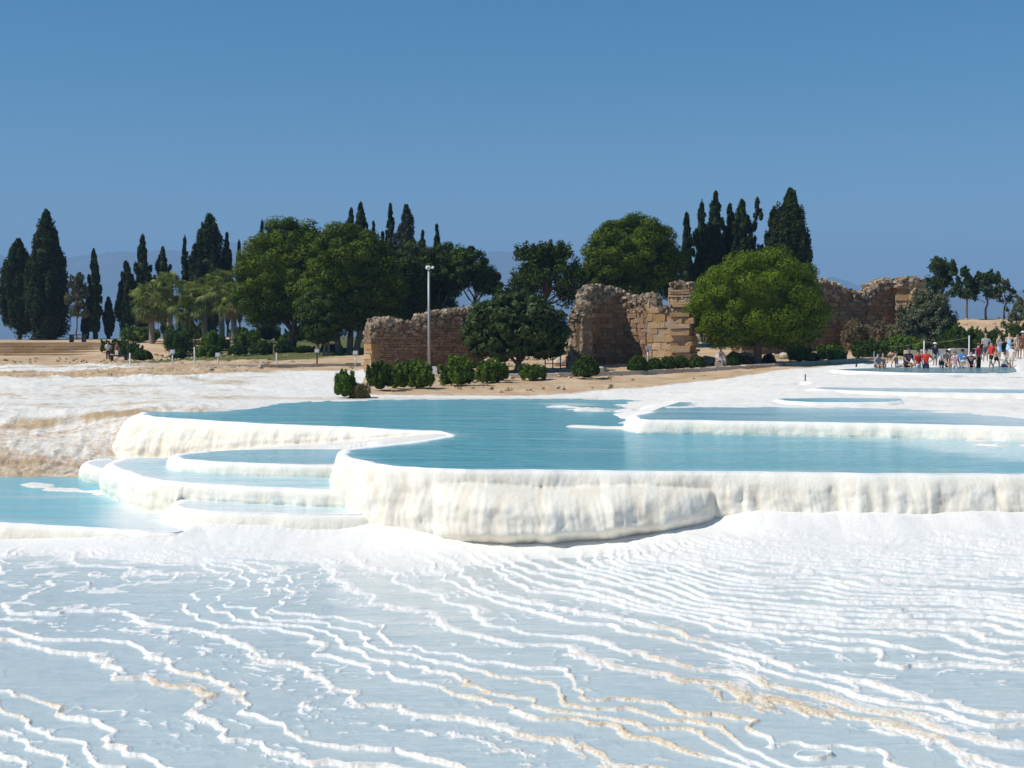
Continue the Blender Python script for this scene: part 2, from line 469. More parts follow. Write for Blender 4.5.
# levels of the flats (unstepped) ----------------------------------------
_f = rbf([cp(*p) for p in [(0, 16, -5.62), (512, 16, -5.50), (1024, 16, -5.38), (0, 21, -5.54), (256, 21, -5.45), (512, 21, -5.36), (768, 21, -5.27), (1024, 21, -5.18),
      (0, 27, -5.44), (256, 27, -5.34), (512, 27, -5.20), (640, 27, -5.10), (768, 27, -4.95), (1024, 27, -4.78), (0, 31.5, -5.47), (200, 31.5, -5.37),
      (0, 36, -5.56), (205, 33.8, -5.04), (160, 33.0, -5.30), (230, 34.2, -4.96), (280, 34.2, -5.0), (340, 33, -5.26), (440, 32, -5.20), (600, 31.5, -5.02), (700, 32.2, -4.64), (850, 33, -4.44), (1024, 33.3, -4.42),
      (-150, 20, -5.60), (1200, 20, -5.15), (1250, 34, -4.3), (-150, 36, -5.6), (512, 12, -5.6), (0, 12, -5.7), (1024, 12, -5.5)]])
def flat_z(x, y): return _f(x, y)

# the big pool, front lip from the right to the narrow point, then back along the left
A_lip = lip([(1230, 477), (1130, 476), (1024, 475), (900, 474.4), (780, 473), (660, 472), (560, 471), (480, 470.5), (425, 469), (385, 466), (355, 461), (339, 455.5), (341, 451), (356, 448.5), (398, 444), (436, 438.5), (449, 435.5), (437, 432), (405, 430.5), (378, 429.3), (340, 427), (282, 425), (216, 421.5), (166, 418.2), (148, 416.6), (139, 414.5), (141, 412.5)], ZA)
def bl(X):
    c = at_z(575, 471, ZA).x; w_ = 3.2
    return 1.15 * np.clip(1 - np.abs((X - c) / w_) ** 2.6, 0, 1) ** .75
def bt(X): return .34 + .04 * np.sin(X * 1.7)
def baseA(s, x, y):
    k = sstep(37.2, 40, y)
    return flat_z(x, y - .4) * (1 - k) + k * np.minimum(base_z(x - .2, y - 1.0 * k) + .02, ZA - .03)
cA = terrace(A_lip, ZA, baseA, 21, 1.15, .14, (0, bl, bt), .035, nv=46, lean=(.15, .45), batter=(.05, .45))
shoreA = lip([(141, 411), (200, 403), (292, 398), (330, 396), (503, 394), (600, 395), (660, 396)], ZA) + [cp(700, 56, 0)[:2], cp(720, 48, 0)[:2], cp(860, 46, 0)[:2], cp(1024, 45, 0)[:2], cp(1230, 45, 0)[:2]]
polyA = [tuple(p) for p in cA] + [tuple(p) for p in shoreA]
R2_lip = lip([(1230, 430), (1100, 428.5), (1024, 427.3), (940, 425), (865, 423.5), (775, 422), (700, 420.8), (660, 420.4), (642, 420.0)], ZR2) + [Vector(cp(632, 45.2, 0)[:2]), Vector(cp(636, 46.8, 0)[:2]), Vector(cp(650, 48.2, 0)[:2])]
def shoalA(x, y):
    a = 1.0 * np.exp(-dist_to(x, y, np.array(R2_lip)) / 2.2) * sstep(5, 13, x) + .35 * np.exp(-dist_to(x, y, np.array(R2_lip)) / .5)
    d = dist_to(x, y, np.array([cp(1000, 38.5, 0)[:2], cp(1040, 37, 0)[:2], cp(1080, 36, 0)[:2], cp(960, 40.5, 0)[:2]]))
    a = np.maximum(a, .95 * sstep(3.4, .4, d))
    a = np.maximum(a, .7 * np.exp(-dist_to(x, y, np.array(cA)) / .35))
    d = dist_to(x, y, np.array([cp(570, 60, 0)[:2], cp(600, 56, 0)[:2], cp(640, 55, 0)[:2], cp(660, 57, 0)[:2]]))
    return np.maximum(a, .8 * sstep(2.0, .2, d))
pool(polyA, ZA, M_POOL, shoalA, .5, False)

# right hand terraces
def fixed(v): return lambda s, x, y: v + 0 * x
def baseR2(s, x, y): return ZA - .05 + .33 * sstep(.93, 1, s)
cR2 = terrace(R2_lip, ZR2, baseR2, 61, .8, .12, None, .06, lean=.35, batter=.35)
polyR2 = [tuple(p) for p in cR2] + [cp(662, 51, 0)[:2], cp(680, 54.5, 0)[:2], cp(800, 52.6, 0)[:2], cp(900, 52.0, 0)[:2], cp(1024, 46.5, 0)[:2], cp(1230, 46, 0)[:2]]
pool(polyR2, ZR2, M_POOL_M, lambda x, y: np.maximum(.25 + .65 * sstep(12, 17, x), .7 * np.exp(-dist_to(x, y, cR2) / .5)), .45, False)
R3_lip = lip([(905, 401), (890, 402), (850, 402.6), (815, 402.4), (785, 401), (778, 399.6)], ZR3)
cR3 = terrace(R3_lip, ZR3, fixed(ZR3 - .14), 71, .5, .2, None, .08, lean=.6, batter=1.4, nv=16, rise=.012)
pool([tuple(p) for p in cR3] + lip([(782, 398.2), (840, 397.6), (900, 398.4)], ZR3), ZR3, M_POOL_M, None, .4)
R4_lip = lip([(1160, 394), (1024, 393.6), (960, 393), (900, 392), (850, 390.6), (822, 389.4), (812, 388.2)], ZR4)
cR4 = terrace(R4_lip, ZR4, lambda s, x, y: ZR4 - .16 - .14 * sstep(11, 15, x), 73, .5, .2, None, .08, lean=.6, batter=1.4, nv=16, rise=.012)
pool([tuple(p) for p in cR4] + lip([(822, 387.2), (900, 387.8), (1000, 388.8), (1160, 389.2)], ZR4), ZR4, M_POOL_M, lambda x, y: .35 + .5 * sstep(9, 12, x) * sstep(20, 16, x), .4)
R5_lip = lip([(1160, 380.5), (1024, 380.0), (975, 379.4), (945, 378.2)], ZR4 + .10)
cR5 = terrace(R5_lip, ZR4 + .10, fixed(ZR4 - .02), 75, .5, .2, None, .08, lean=.6, batter=1.4, nv=14, rise=.012)
pool([tuple(p) for p in cR5] + lip([(955, 377.0), (1024, 376.8), (1160, 377)], ZR4 + .10), ZR4 + .10, M_POOL_P, lambda x, y: 0 * x, .5)
P_lip = lip([(1019, 367.2), (1021, 370.0), (1019, 372.6), (1000, 373.6), (950, 373.4), (900, 372.6), (862, 371.2), (842, 370.4), (832, 369.6)], ZP)
cP = terrace(P_lip, ZP, fixed(ZP - .10), 77, .3, .06, None, .08, lean=.4, batter=.9, nv=14, rise=.006)
pool([tuple(p) for p in cP] + lip([(860, 368.4), (885, 367.4), (950, 367.0), (1010, 366.9)], ZP), ZP, M_POOL_P, lambda x, y: 0 * x, .5)
ZQ = EYE - 2.92
Q_lip = lip([(812, 387.0), (813, 388.6), (808, 389.8), (790, 390.0), (765, 389.6), (744, 388.9)], ZQ)
cQ = terrace(Q_lip, ZQ, fixed(ZQ - .10), 78, .3, .06, None, .08, lean=.4, batter=.9, nv=14, rise=.008)
pool([tuple(p) for p in cQ] + lip([(770, 387.2), (800, 386.2)], ZQ), ZQ, M_POOL_P, lambda x, y: 0 * x, .5)
# left hand terraces
C_lip = lip([(366, 463.6), (352, 464.5), (332, 465.4), (290, 465), (232, 463), (190, 460.6), (174, 458.4), (172, 456.2), (186, 453.8), (205, 452)], ZC)
cC = terrace(C_lip, ZC, fixed(ZB - .03), 81, .75, .10, None, .05, batter=.3)
pool([tuple(p) for p in cC] + lip([(232, 450.2), (280, 449.2), (362, 449.5)], ZC), ZC, M_POOL_M, lambda x, y: .35 * np.exp(-dist_to(x, y, cC) / .4) + .1, .35)
B_lip = lip([(385, 492), (362, 491.8), (332, 491), (290, 489), (245, 487), (199, 484.4), (165, 481.6), (143, 478), (122, 471.6), (111, 466.5), (112, 462.4), (122, 459.4), (140, 457.6)], ZB)
def baseB(s, x, y): return np.where(x > at_z(185, 484, ZB).x, ZD - .02, ZL - .02)
cB = terrace(B_lip, ZB, baseB, 83, .9, .12, None, .05, batter=.12, nv=40)
pool([tuple(p) for p in cB] + lip([(170, 458.4), (200, 459), (375, 459)], ZB), ZB, M_POOL_L, lambda x, y: .3 + .6 * np.exp(-dist_to(x, y, cB) / .6), .35)
E_lip = lip([(122, 467), (110, 468.6), (97, 468.2), (88, 466.4), (84, 463.6), (90, 461), (101, 459.4), (112, 459)], EYE - 4.55)
cE = terrace(E_lip, EYE - 4.55, fixed(ZL - .02), 85, .8, .10, None, .05, batter=.2)
pool([tuple(p) for p in cE] + lip([(122, 460)], EYE - 4.55), EYE - 4.55, M_POOL_L, lambda x, y: .9 + 0 * x, .3)
D_lip = lip([(392, 513), (360, 514.4), (335, 515), (300, 515), (232, 513.2), (196, 510.6), (176, 507.4), (172, 504), (180, 500)], ZD)
cD = terrace(D_lip, ZD, lambda s, x, y: flat_z(x, y - .3), 87, .9, .12, None, .05, batter=.45)
pool([tuple(p) for p in cD] + lip([(200, 497), (260, 498), (392, 502)], ZD), ZD, M_POOL_L, lambda x, y: .55 + .4 * np.exp(-dist_to(x, y, cD) / .5), .35)
L_lip = lip([(216, 515), (204, 523), (193, 530), (178, 533), (160, 533), (130, 531.2), (100, 529), (55, 526.6), (0, 524), (-80, 521), (-200, 518)], ZL)
cL = terrace(L_lip, ZL, lambda s, x, y: flat_z(x, y - .3), 91, .85, .12, None, .05, batter=.3)
pool([tuple(p) for p in cL] + lip([(-200, 476), (0, 477), (60, 477), (95, 478), (112, 484)], ZL) + lip([(112, 496), (170, 508), (190, 512)], ZL),
     ZL, M_POOL_L, lambda x, y: np.maximum(1.0 * sstep(-11.6, -9.6, x + .22 * (y - 37)) * sstep(44, 41.5, y), .4 * np.exp(-dist_to(x, y, cL) / .4)), .4)

# ------------------------------------------------------------------ ground sheet to the horizon
SHOALS = [  # white banks just breaking the surface: (line as column, depth), width, crest, unevenness
    ([(575, 46.8), (600, 46.2), (640, 45.8)], .45, ZA + .06, .03),
    ([(556, 58), (580, 57.2), (600, 55.2), (640, 56), (670, 57)], .9, ZA + .04, .16),
    ([(640, 52), (655, 50), (640, 48)], 1.0, ZA + .05, .10),
    ([(975, 40.6), (1010, 39.6), (1050, 39.0), (1120, 38)], 1.1, ZA + .01, .14),
    ([(1010, 37.6), (1060, 37.0), (1120, 36)], .7, ZA - .01, .12),
    ([(30, 43.8), (60, 42.6), (100, 41.6), (112, 41.2)], .8, ZL + .02, .10),
    ([(690, 55.5), (740, 55.8), (800, 54.5)], 1.0, ZR2 + .03, .12),
]
def build_ground():
    yk = np.arange(521, 344, -.55)
    near = np.array([2, 6, 12, 18, 24, 27, 29])
    # rows spaced evenly as seen on a gently rising slope
    rel = np.interp(yk, [345, 352, 365, 400, 450, 521], [1.7, 2.5, 2.8, 3.4, 4.3, 5.2])
    rows = np.unique(np.round(rel * FPX / (yk - 325), 3)); rows = rows[rows > 29.5]
    far = np.concatenate([np.linspace(rows[-1] + .6, 165, 60), np.geomspace(170, 15000, 70)])
    r = np.concatenate([near, rows, far])
    ang = np.concatenate([np.linspace(-180, -27, 60, endpoint=False), np.linspace(-27, -22, 30, endpoint=False), np.linspace(-22, 22, 1000, endpoint=False), np.linspace(22, 27, 30, endpoint=False), np.linspace(27, 180, 60)])
    a = np.radians(ang)
    X = np.outer(r, np.sin(a)); Y = np.outer(r, np.cos(a))
    # within the field of view, rows follow lines of equal depth
    z = base_z(X.ravel(), Y.ravel()).reshape(X.shape)
    fx, fy = X.ravel(), Y.ravel()
    rr = np.hypot(fx, fy)
    # roughness of the dry slopes
    slope = sstep(40, 48, fy) * sstep(125, 100, fy)
    leftm = sstep(-8, -12, fx + .10 * (fy - 50))
    flut = np.abs(fbm(fx * 1.3 + .3 * fy, fy * .35, 4, 5))
    rough = .05 * fbm(fx * .9, fy * .9, 4, 6) + .16 * sstep(8, 13, fx) * np.abs(fbm(fx * .22, fy * .5, 4, 61)) + leftm * sstep(66, 46, fy) * (.20 * (flut - .2)) + leftm * .16 * fbm(fx * .30, fy * .22, 4, 12, .5)
    ledge = leftm * (.16 * sstep(54.6, 55.3, fy + 1.1 * fbm(fx * .3, fy * 0, 3, 33)) - .16 * sstep(57, 66, fy))
    rough = rough + ledge + sstep(60, 70, fy) * .10 * fbm(fx * .5, fy * .5, 5, 14, .6)
    rocky = sstep(76, 80, fy) * sstep(112, 104, fy) * sstep(-15, -19, fx) * (1 - np.exp(-(((fx + 36) / 9) ** 2 + ((fy - 95) / 8) ** 2)))
    rough = rough + rocky * .5 * np.abs(fbm(fx * .35, fy * .35, 5, 63, .65))
    z = z + (rough * slope).reshape(z.shape)
    zf = z.ravel()
    P2 = np.stack([fx, fy], 1)
    nearm = np.nonzero((fy > 28) & (fy < 90) & (np.abs(fx) < 45))[0]
    for P, zz, cl, cut in POOLS:
        if not cl: continue
        i = nearm[inside(P2[nearm], P)]
        E = np.vstack([np.linspace(P[k - 1], P[k], max(2, int(np.hypot(*(P[k] - P[k - 1])) / .15)), endpoint=False) for k in range(len(P))])
        kk = sstep(.02, .6, dist_to(fx[i], fy[i], E, 4000))
        zf[i] = np.minimum(zf[i], zf[i] * (1 - kk) + (zz - cut) * kk)
    for line, wd, top, am in SHOALS:
        L = curve([Vector(cp(a, b, 0)[:2]) for a, b in line], .1)[0]
        i = np.nonzero((fy > 34) & (fy < 66) & (np.abs(fx) < 32))[0]
        dd = dist_to(fx[i], fy[i], L)
        e = top + am * fbm(fx[i] * .9, fy[i] * .9, 4, 77) - .10 * (dd / wd) ** 2
        zf[i] = np.maximum(zf[i], np.where(dd < wd * 3, e, -9))
    # colouring masks, all in world coordinates
    ye = np.interp(fx, [-60, -40, -26, -20, -15, -9.3, -7.4, 0, 5, 10, 15, 20, 24, 29, 40], [84, 83, 78, 81, 90, 90, 66, 66, 69, 74, 80, 83, 87, 95, 96])
    nz = 2.5 * fbm(fx * .12, fy * .12, 3, 44)
    earth = sstep(-1.5, 2.0, fy - ye + nz)
    wh = np.exp(-(((fx + 36) / 9) ** 2 + ((fy - 95) / 8) ** 2)); earth = earth * (1 - np.clip(wh * 1.8, 0, 1))
    earth = np.maximum(earth, leftm * sstep(94, 68, fy) * sstep(44.8, 46, fy) * (.40 + .34 * fbm(fx * .22, fy * .35, 4, 52) + .18 * sstep(58, 46, fy)))
    # brown ledge on the left slope and ochre bank at the water
    stain = leftm * np.exp(-((fy - 55.2 + 1.1 * fbm(fx * .3, fy * 0, 3, 33)) / .8) ** 2) * np.clip(.42 + 1.3 * fbm(fx * .35, fy * .3, 4, 36), .05, .85)
    stain = stain + leftm * sstep(44.6, 46, fy) * .45 * sstep(.0, .5, fbm(fx * .16, fy * .4, 4, 51)) + leftm * sstep(44.6, 46, fy) * (.34 * sstep(57, 47, fy) + .22)
    bank = sstep(66.5, 64.3, fy) * sstep(62.3, 63.2, fy) * (fx < 4) * (fx > -13)
    stain = np.maximum(stain, .55 * bank)
    stain = stain + .5 * np.exp(-((fy - (98 + .4 * nz)) / 2.0) ** 2) * (fx < -18)
    grass = sstep(104, 108, fy + nz) * sstep(-24, -17, fx + 0 * fy) * sstep(14, 8, fx) * .9 + sstep(99, 103, fy + nz) * sstep(-31, -27, fx) * sstep(-12, -16, fx) * .8
    grass = np.maximum(grass, .75 * sstep(115, 121, fy + nz) * sstep(-30, -24, fx))
    grass = grass * (1 - sstep(15, 25, fx))
    valley = sstep(158, 300, rr)
    n, m = X.shape
    I = np.arange(n * m).reshape(n, m)
    F = np.stack([I[:-1, :-1], I[:-1, 1:], I[1:, 1:], I[1:, :-1]], -1).reshape(-1, 4)
    ob = mesh_np('ground', np.stack([fx, fy, zf], 1), F, M_GROUND, attrs={'earth': earth, 'stain': np.clip(stain, 0, 1), 'grass': grass, 'valley': valley})
    structure(ob)
build_ground()

# ------------------------------------------------------------------ the stepped flats in front
def build_flats():
    yk = np.concatenate([np.arange(900, 790, -1.5), np.arange(790, 478, -.62)])
    d = 5.15 * FPX / (yk - 325)
    d = d[d < 38.5]
    u = np.linspace(-.54, .54, 1700)
    X = np.outer(d, u); Y = np.repeat(d[:, None], len(u), 1)
    sh = X.shape
    x, y = X.ravel(), Y.ravel()
    wx = x + .30 * fbm(x * .6, y * .6, 3, 101) + .06 * fbm(x * 2.6, y * 2.6, 4, 102, .6); wy = y + .30 * fbm(x * .6 + 40, y * .6, 3, 103) + .06 * fbm(x * 2.6 + 9, y * 2.6, 4, 104, .6)
    def field(x_, y_, a, b):
        kx = 1 + 1.3 * sstep(-1, 7, x_)
        return _f(a, b) + kx * (.050 * fbm(a * .14, b * .14, 2, 105) + .020 * fbm(a * .45, b * .45, 2, 106)) + .006 * fbm(a * 2.2, b * 1.6, 2, 107)
    H = field(x, y, wx, wy).reshape(sh) + .007
    gy = np.gradient(H, axis=0) / np.gradient(Y, axis=0)
    gx = np.gradient(H, axis=1) / np.gradient(X, axis=1)
    G = np.clip(np.hypot(gx, gy), .006, .5)
    step = .026
    Lv = H / step; Lv = Lv + .95 * perlin(Lv * .55, 0 * Lv + .5, 140) + .55 * perlin(Lv * .21, 0 * Lv + .5, 141); n = np.floor(Lv); t = Lv - n
    dl = t * step / G; du = (1 - t) * step / G
    nz = fbm(x * .45, y * .45, 3, 110).reshape(sh); nf = fbm(x * 5, y * 5, 3, 111).reshape(sh)
    lr = (_hash(n, n * 0, 9) / 4294967296.0 - .4) * .9
    br = fbm(x * .9 + 7, y * .9, 3, 113).reshape(sh)
    rh = .021 * np.clip(.85 + lr + 1.0 * nz + 1.6 * br + .4 * nf, .06, 1.7); wi = np.clip(.056 * (1 + 1.6 * nz + .8 * nf + .8 * br), .02, .32); wo_ = np.clip(.055 * (1 + .8 * nf), .02, .12)
    far = sstep(22, 30, Y)
    rh = rh * (1 - .35 * far)
    ridge = rh * np.exp(-(dl / wi) ** 2)
    face = (step + rh) * np.exp(-(du / wo_) ** 2)
    z = n * step + np.maximum(ridge, face) + .004 * nf * (1 - .6 * far)
    water = n * step + .0085
    step2 = .012; H2 = H + .009 * fbm(x * 1.7, y * 1.2, 3, 151).reshape(sh); L2 = H2 / step2; t2 = L2 - np.floor(L2)
    G2 = np.clip(np.hypot(np.gradient(H2, axis=1) / np.gradient(X, axis=1), np.gradient(H2, axis=0) / np.gradient(Y, axis=0)), .006, .5)
    d2 = np.minimum(t2, 1 - t2) * step2 / G2
    pm = sstep(-.22, .20, fbm(x * .35 + 3, y * .35, 3, 152).reshape(sh)) * sstep(-.2, .2, fbm(x * 1.3, y * 1.3 + 8, 3, 153).reshape(sh))
    z = z + .0175 * pm * np.clip(.8 + .8 * nf, 0, 1.5) * np.exp(-(d2 / np.clip(.045 * (1 + nf), .012, .1)) ** 2)
    high = sstep(EYE - 5.12, EYE - 4.80, H)
    # low bumps and half-drowned crusts on the pool floors
    crust = sstep(.22 - .20 * far - .30 * high, .62 - .2 * far - .2 * high, fbm(x * .9, y * 1.5, 5, 120, .62).reshape(sh)) * (.2 + .8 * far)
    z = z + .015 * crust * (1 + nf * (1 - .6 * far))
    # smooth aprons at the foot of the walls
    apron = np.zeros(x.shape)
    m = y > 28.5
    ft = np.vstack(WALLS_NEAR)
    dd = dist_to(x[m], y[m], ft)
    apron[m] = np.exp(-(dd / .55) ** 1.3)
    apr = apron.reshape(sh)
    bank = np.zeros(x.shape); bank[m] = np.exp(-(dd / 1.25) ** 1.5)
    bank = (bank * (.22 * sstep(4.2, 5.6, x) * np.clip(.8 + .5 * fbm(x * .45, x * 0, 2, 160), .3, 1.2) * sstep(36.5, 35, y) + .18 * np.exp(-((x + 3.0) / 1.6) ** 2))).reshape(sh)
    apr = np.clip(apr + bank * 1.6, 0, 1)
    z = z + apr * .16 + .04 * sstep(.05, .5, apr) + bank
    em = sstep(-.003, .006, z - water)
    z = np.maximum(z, H - .045)
    ks = np.clip(np.maximum(sstep(.05, .30, apr), sstep(.10, .24, G)) * .85, 0, 1) * sstep(27, 30, Y)
    z = z * (1 - ks) + (H + .03 + apr * .14 + bank) * ks
    em = np.maximum(sstep(-.003, .006, z - water), ks)
    rim = np.clip(np.maximum(em, sstep(.12, .4, face / (step + rh)) * em) + sstep(.05, .3, apr) + .8 * sstep(.5, 1., crust), 0, 1)
    pit = (face > ridge * .9) * sstep(.25, .7, face / (step + rh)) * (.45 + .9 * nf)
    tan = np.clip(.55 * pit.ravel() * (.5 + nz.ravel() + .5) + sstep(.02, .42, fbm(x * .28 + 5, y * .28, 3, 130) + .35 * np.exp(-(((x - 2.0) / 3.0) ** 2 + ((y - 19.5) / 2.2) ** 2)) - .05), 0, 1) * sstep(27, 21, y)
    I = np.arange(x.size).reshape(sh)
    F = np.stack([I[:-1, :-1], I[:-1, 1:], I[1:, 1:], I[1:, :-1]], -1).reshape(-1, 4)
    ob = mesh_np('travertine_flats', np.stack([x, y, z.ravel()], 1), F, M_FLATS, attrs={'rim': rim.ravel(), 'tan': tan}); structure(ob)
    wet = (z < water + .004) & (apr < .35)
    nn = n.astype(int)
    q = lambda A: np.stack([A[:-1, :-1], A[:-1, 1:], A[1:, 1:], A[1:, :-1]], -1).reshape(-1, 4)
    qn = q(nn); ok = (qn.min(1) == qn.max(1)) & q(wet).any(1)
    Fw = F[ok]; used, inv = np.unique(Fw.ravel(), return_inverse=True)
    Vw = np.stack([x, y, water.ravel()], 1)[used]
    # water lies level within each pool
    ob = mesh_np('shallow_water', Vw, inv.reshape(-1, 4), M_FILM); structure(ob)
WALLS_NEAR = [w_ for w_ in WALLS if w_[:, 1].min() < 37.5]
build_flats()
# ------------------------------------------------------------------ far hills and the air
def mat_hill():
    m, nt, out = new_mat('hills'); n = N(nt)
    a = n.noise(n.pos((.001, .001, .002)), 1.2, 6, .6)
    n.bsdf(out, n.mix(n.ramp(a, .35, .65), (.06, .075, .06), (.14, .14, .11)), .9)
    return m
M_HILL = mat_hill()
def hills():
    xs = np.linspace(-9000, 9000, 420); ys = np.linspace(8200, 11800, 60)
    X, Y = np.meshgrid(xs, ys)
    env = np.interp(xs / 9500 * FPX + 512, [-600, 0, 60, 110, 180, 240, 300, 400, 520, 600, 700, 800, 900, 1024, 1600], [470, 500, 470, 500, 520, 580, 540, 520, 500, 440, 380, 330, 262, 250, 300])
    prof = np.sin(np.pi * np.clip((Y - 8200) / 3600, 0, 1)) ** .8
    Z = -150 + prof * (env[None, :] + 150 + 70 * fbm(X / 900, Y / 900, 5, 7)) + prof * 60 * fbm(X / 260, Y / 260, 4, 8)
    n, m = X.shape; I = np.arange(n * m).reshape(n, m)
    F = np.stack([I[:-1, :-1], I[:-1, 1:], I[1:, 1:], I[1:, :-1]], -1).reshape(-1, 4)
    structure(mesh_np('hills', np.stack([X.ravel(), Y.ravel(), Z.ravel()], 1), F, M_HILL))
hills()
def haze():
    m, nt, out = new_mat('haze')
    v = nt.nodes.new('ShaderNodeVolumePrincipled')
    v.inputs['Color'].default_value = HAZE_COL; v.inputs['Density'].default_value = HAZE_DENS; v.inputs['Anisotropy'].default_value = .0
    nt.links.new(v.outputs[0], out.inputs['Volume'])
    V = np.array([(x, y, z) for x in (-16000, 16000) for y in (-16000, 16000) for z in (-153, 760)], float)
    F = np.array([(0, 1, 3, 2), (4, 6, 7, 5), (0, 4, 5, 1), (2, 3, 7, 6), (0, 2, 6, 4), (1, 5, 7, 3)])
    o = mesh_np('haze', V, F, m, smooth=False); o['kind'] = 'stuff'
HAZE_COL = (.345, .57, .90, 1); HAZE_DENS = 1.7e-4
haze()
# ------------------------------------------------------------------ vegetation
def mat_leaf(name, dark, light, transl=.25, rough=.55):
    m, nt, out = new_mat(name); n = N(nt)
    c = n.mix(n.attr('tone'), dark, light)
    b = n.node('ShaderNodeBsdfPrincipled'); n.link(c, b.inputs['Base Color']); b.inputs['Roughness'].default_value = max(rough, .6)
    b.inputs['Specular IOR Level'].default_value = .10
    t = n.node('ShaderNodeBsdfTranslucent'); n.link(c, t.inputs['Color'])
    mx = n.node('ShaderNodeMixShader'); mx.inputs[0].default_value = transl
    n.link(b.outputs[0], mx.inputs[1]); n.link(t.outputs[0], mx.inputs[2]); n.link(mx.outputs[0], out.inputs['Surface'])
    return m

L_CYP = mat_leaf('cypress_leaf', (.009, .021, .005), (.040, .062, .012), .06)
L_CYPG = mat_leaf('cypress_grey_leaf', (.030, .040, .026), (.070, .080, .050), .1)
L_PINE = mat_leaf('pine_leaf', (.028, .060, .004), (.128, .178, .008), .2)
L_PINED = mat_leaf('dark_pine_leaf', (.018, .042, .007), (.075, .115, .016), .16)
L_STONE = mat_leaf('stone_pine_leaf', (.044, .082, .003), (.160, .225, .008), .2)
L_CAROB = mat_leaf('carob_leaf', (.016, .036, .008), (.085, .115, .034), .14, .35)
L_OLIVE = mat_leaf('olive_leaf', (.075, .088, .045), (.21, .22, .125), .2)
L_SHRUB = mat_leaf('shrub_leaf', (.022, .054, .009), (.080, .130, .018), .18)
L_SHRUBL = mat_leaf('oleander_leaf', (.040, .090, .010), (.165, .245, .030), .22)
L_DRY = mat_leaf('dry_grass', (.26, .17, .06), (.50, .36, .15), .2)
L_TAN = mat_leaf('dry_brush', (.13, .105, .055), (.25, .20, .11), .2)
L_PALM = mat_leaf('palm_leaf', (.085, .12, .022), (.31, .34, .085), .25, .4)
L_SKIRT = mat_leaf('dead_palm_leaf', (.20, .14, .06), (.36, .27, .12), .15)
L_DEC = mat_leaf('broad_leaf', (.025, .058, .020), (.085, .130, .040), .25)
M_BARK = mat_plain('bark', (.15, .115, .085), .9, .35, 5)
M_BARKG = mat_plain('pale_bark', (.27, .235, .20), .9, .3, 5)

def rand_dirs(rng, n):
    v = rng.normal(size=(n, 3)); return v / np.linalg.norm(v, axis=1)[:, None]

def leaf_quads(rng, C, Nm, size, aspect=1.6, jitter=.7):
    n = len(C)
    Nn = Nm + jitter * rand_dirs(rng, n); Nn /= np.linalg.norm(Nn, axis=1)[:, None] + 1e-9
    t = np.cross(Nn, rand_dirs(rng, n)); t /= np.linalg.norm(t, axis=1)[:, None] + 1e-9
    b = np.cross(Nn, t)
    s = (size * rng.uniform(.6, 1.3, n))[:, None]
    a = np.sqrt(aspect)
    V = np.stack([C + t * s * a * .5, C + b * s / a * .5, C - t * s * a * .5, C - b * s / a * .5], 1).reshape(-1, 3)
    return V, np.arange(n * 4).reshape(-1, 4)

class Crown:
    def __init__(s, seed): s.rng = np.random.default_rng(seed); s.V = []; s.F = []; s.T = []; s.n = 0
    def add(s, V, F, T):
        s.V.append(V); s.F.append(F + s.n); s.T.append(T); s.n += len(V)
    def clump(s, c, r, n, size, shell=.45, aspect=1.6, jitter=.7, tone=None):
        d = rand_dirs(s.rng, n); rad = 1 - shell * s.rng.random(n) ** 1.5
        r = np.broadcast_to(np.asarray(r, float), 3)
        C = np.asarray(c) + d * r * rad[:, None]
        nm = d / r; nm /= np.linalg.norm(nm, axis=1)[:, None]
        V, F = leaf_quads(s.rng, C, nm, size, aspect, jitter)
        t0 = s.rng.uniform(.25, .75) if tone is None else tone
        s.add(V, F, np.clip(t0 + s.rng.normal(0, .22, n), 0, 1))
    def core(s, c, r, lump=.12):
        r = np.broadcast_to(np.asarray(r, float), 3) * .80; lump = min(lump, .12)
        bm = bmesh.new(); bmesh.ops.create_icosphere(bm, subdivisions=3, radius=1)
        V = np.array([v.co[:] for v in bm.verts]); F = np.array([[v.index for v in f.verts] for f in bm.faces]); bm.free()
        q = s.rng.uniform(0, 50)
        V = V * (1 + lump * perlin(V[:, 0] * 2 + V[:, 2] * 1.3 + q, V[:, 1] * 2 - V[:, 2] * 1.1))[:, None]
        V = np.asarray(c) + V * np.broadcast_to(np.asarray(r, float), 3)
        F4 = np.concatenate([F, F[:, :1]], 1)
        s.cores = getattr(s, 'cores', []) + [(V, F)]
    def build(s, name, mat, parent):
        V = np.vstack(s.V); Fq = np.vstack(s.F); T = np.concatenate(s.T)
        Fl = [Fq]; n = len(V)
        for cv, cf in getattr(s, 'cores', []):
            Fl.append(cf + n); V = np.vstack([V, cv]); n += len(cv); T = np.concatenate([T, np.full(len(cf), .3)])
        tri = [f for f in Fl if f.shape[1] == 3]
        Fs = [Fq] + ([np.vstack(tri)] if tri else [])
        return mesh_np(name, V, Fs, mat, parent, smooth=False, attrs={'tone': T})

def tube(paths, sides=7):
    """paths: list of [(x,y,z,r), ...] -> V, F"""
    V = []; F = []; n = 0
    for p in paths:
        p = np.array(p, float)
        for i, (x, y, z, r) in enumerate(p):
            a = p[min(i + 1, len(p) - 1), :3] - p[max(i - 1, 0), :3]; a = Vector(a).normalized()
            u = a.orthogonal().normalized(); v = a.cross(u)
            for k in range(sides):
                w_ = u * math.cos(2 * math.pi * k / sides) + v * math.sin(2 * math.pi * k / sides)
                V.append((x + w_.x * r, y + w_.y * r, z + w_.z * r))
        m = len(p)
        for i in range(m - 1):
            for k in range(sides):
                k2 = (k + 1) % sides
                F.append((n + i * sides + k, n + i * sides + k2, n + (i + 1) * sides + k2, n + (i + 1) * sides + k))
        n += m * sides
    return np.array(V), np.array(F)

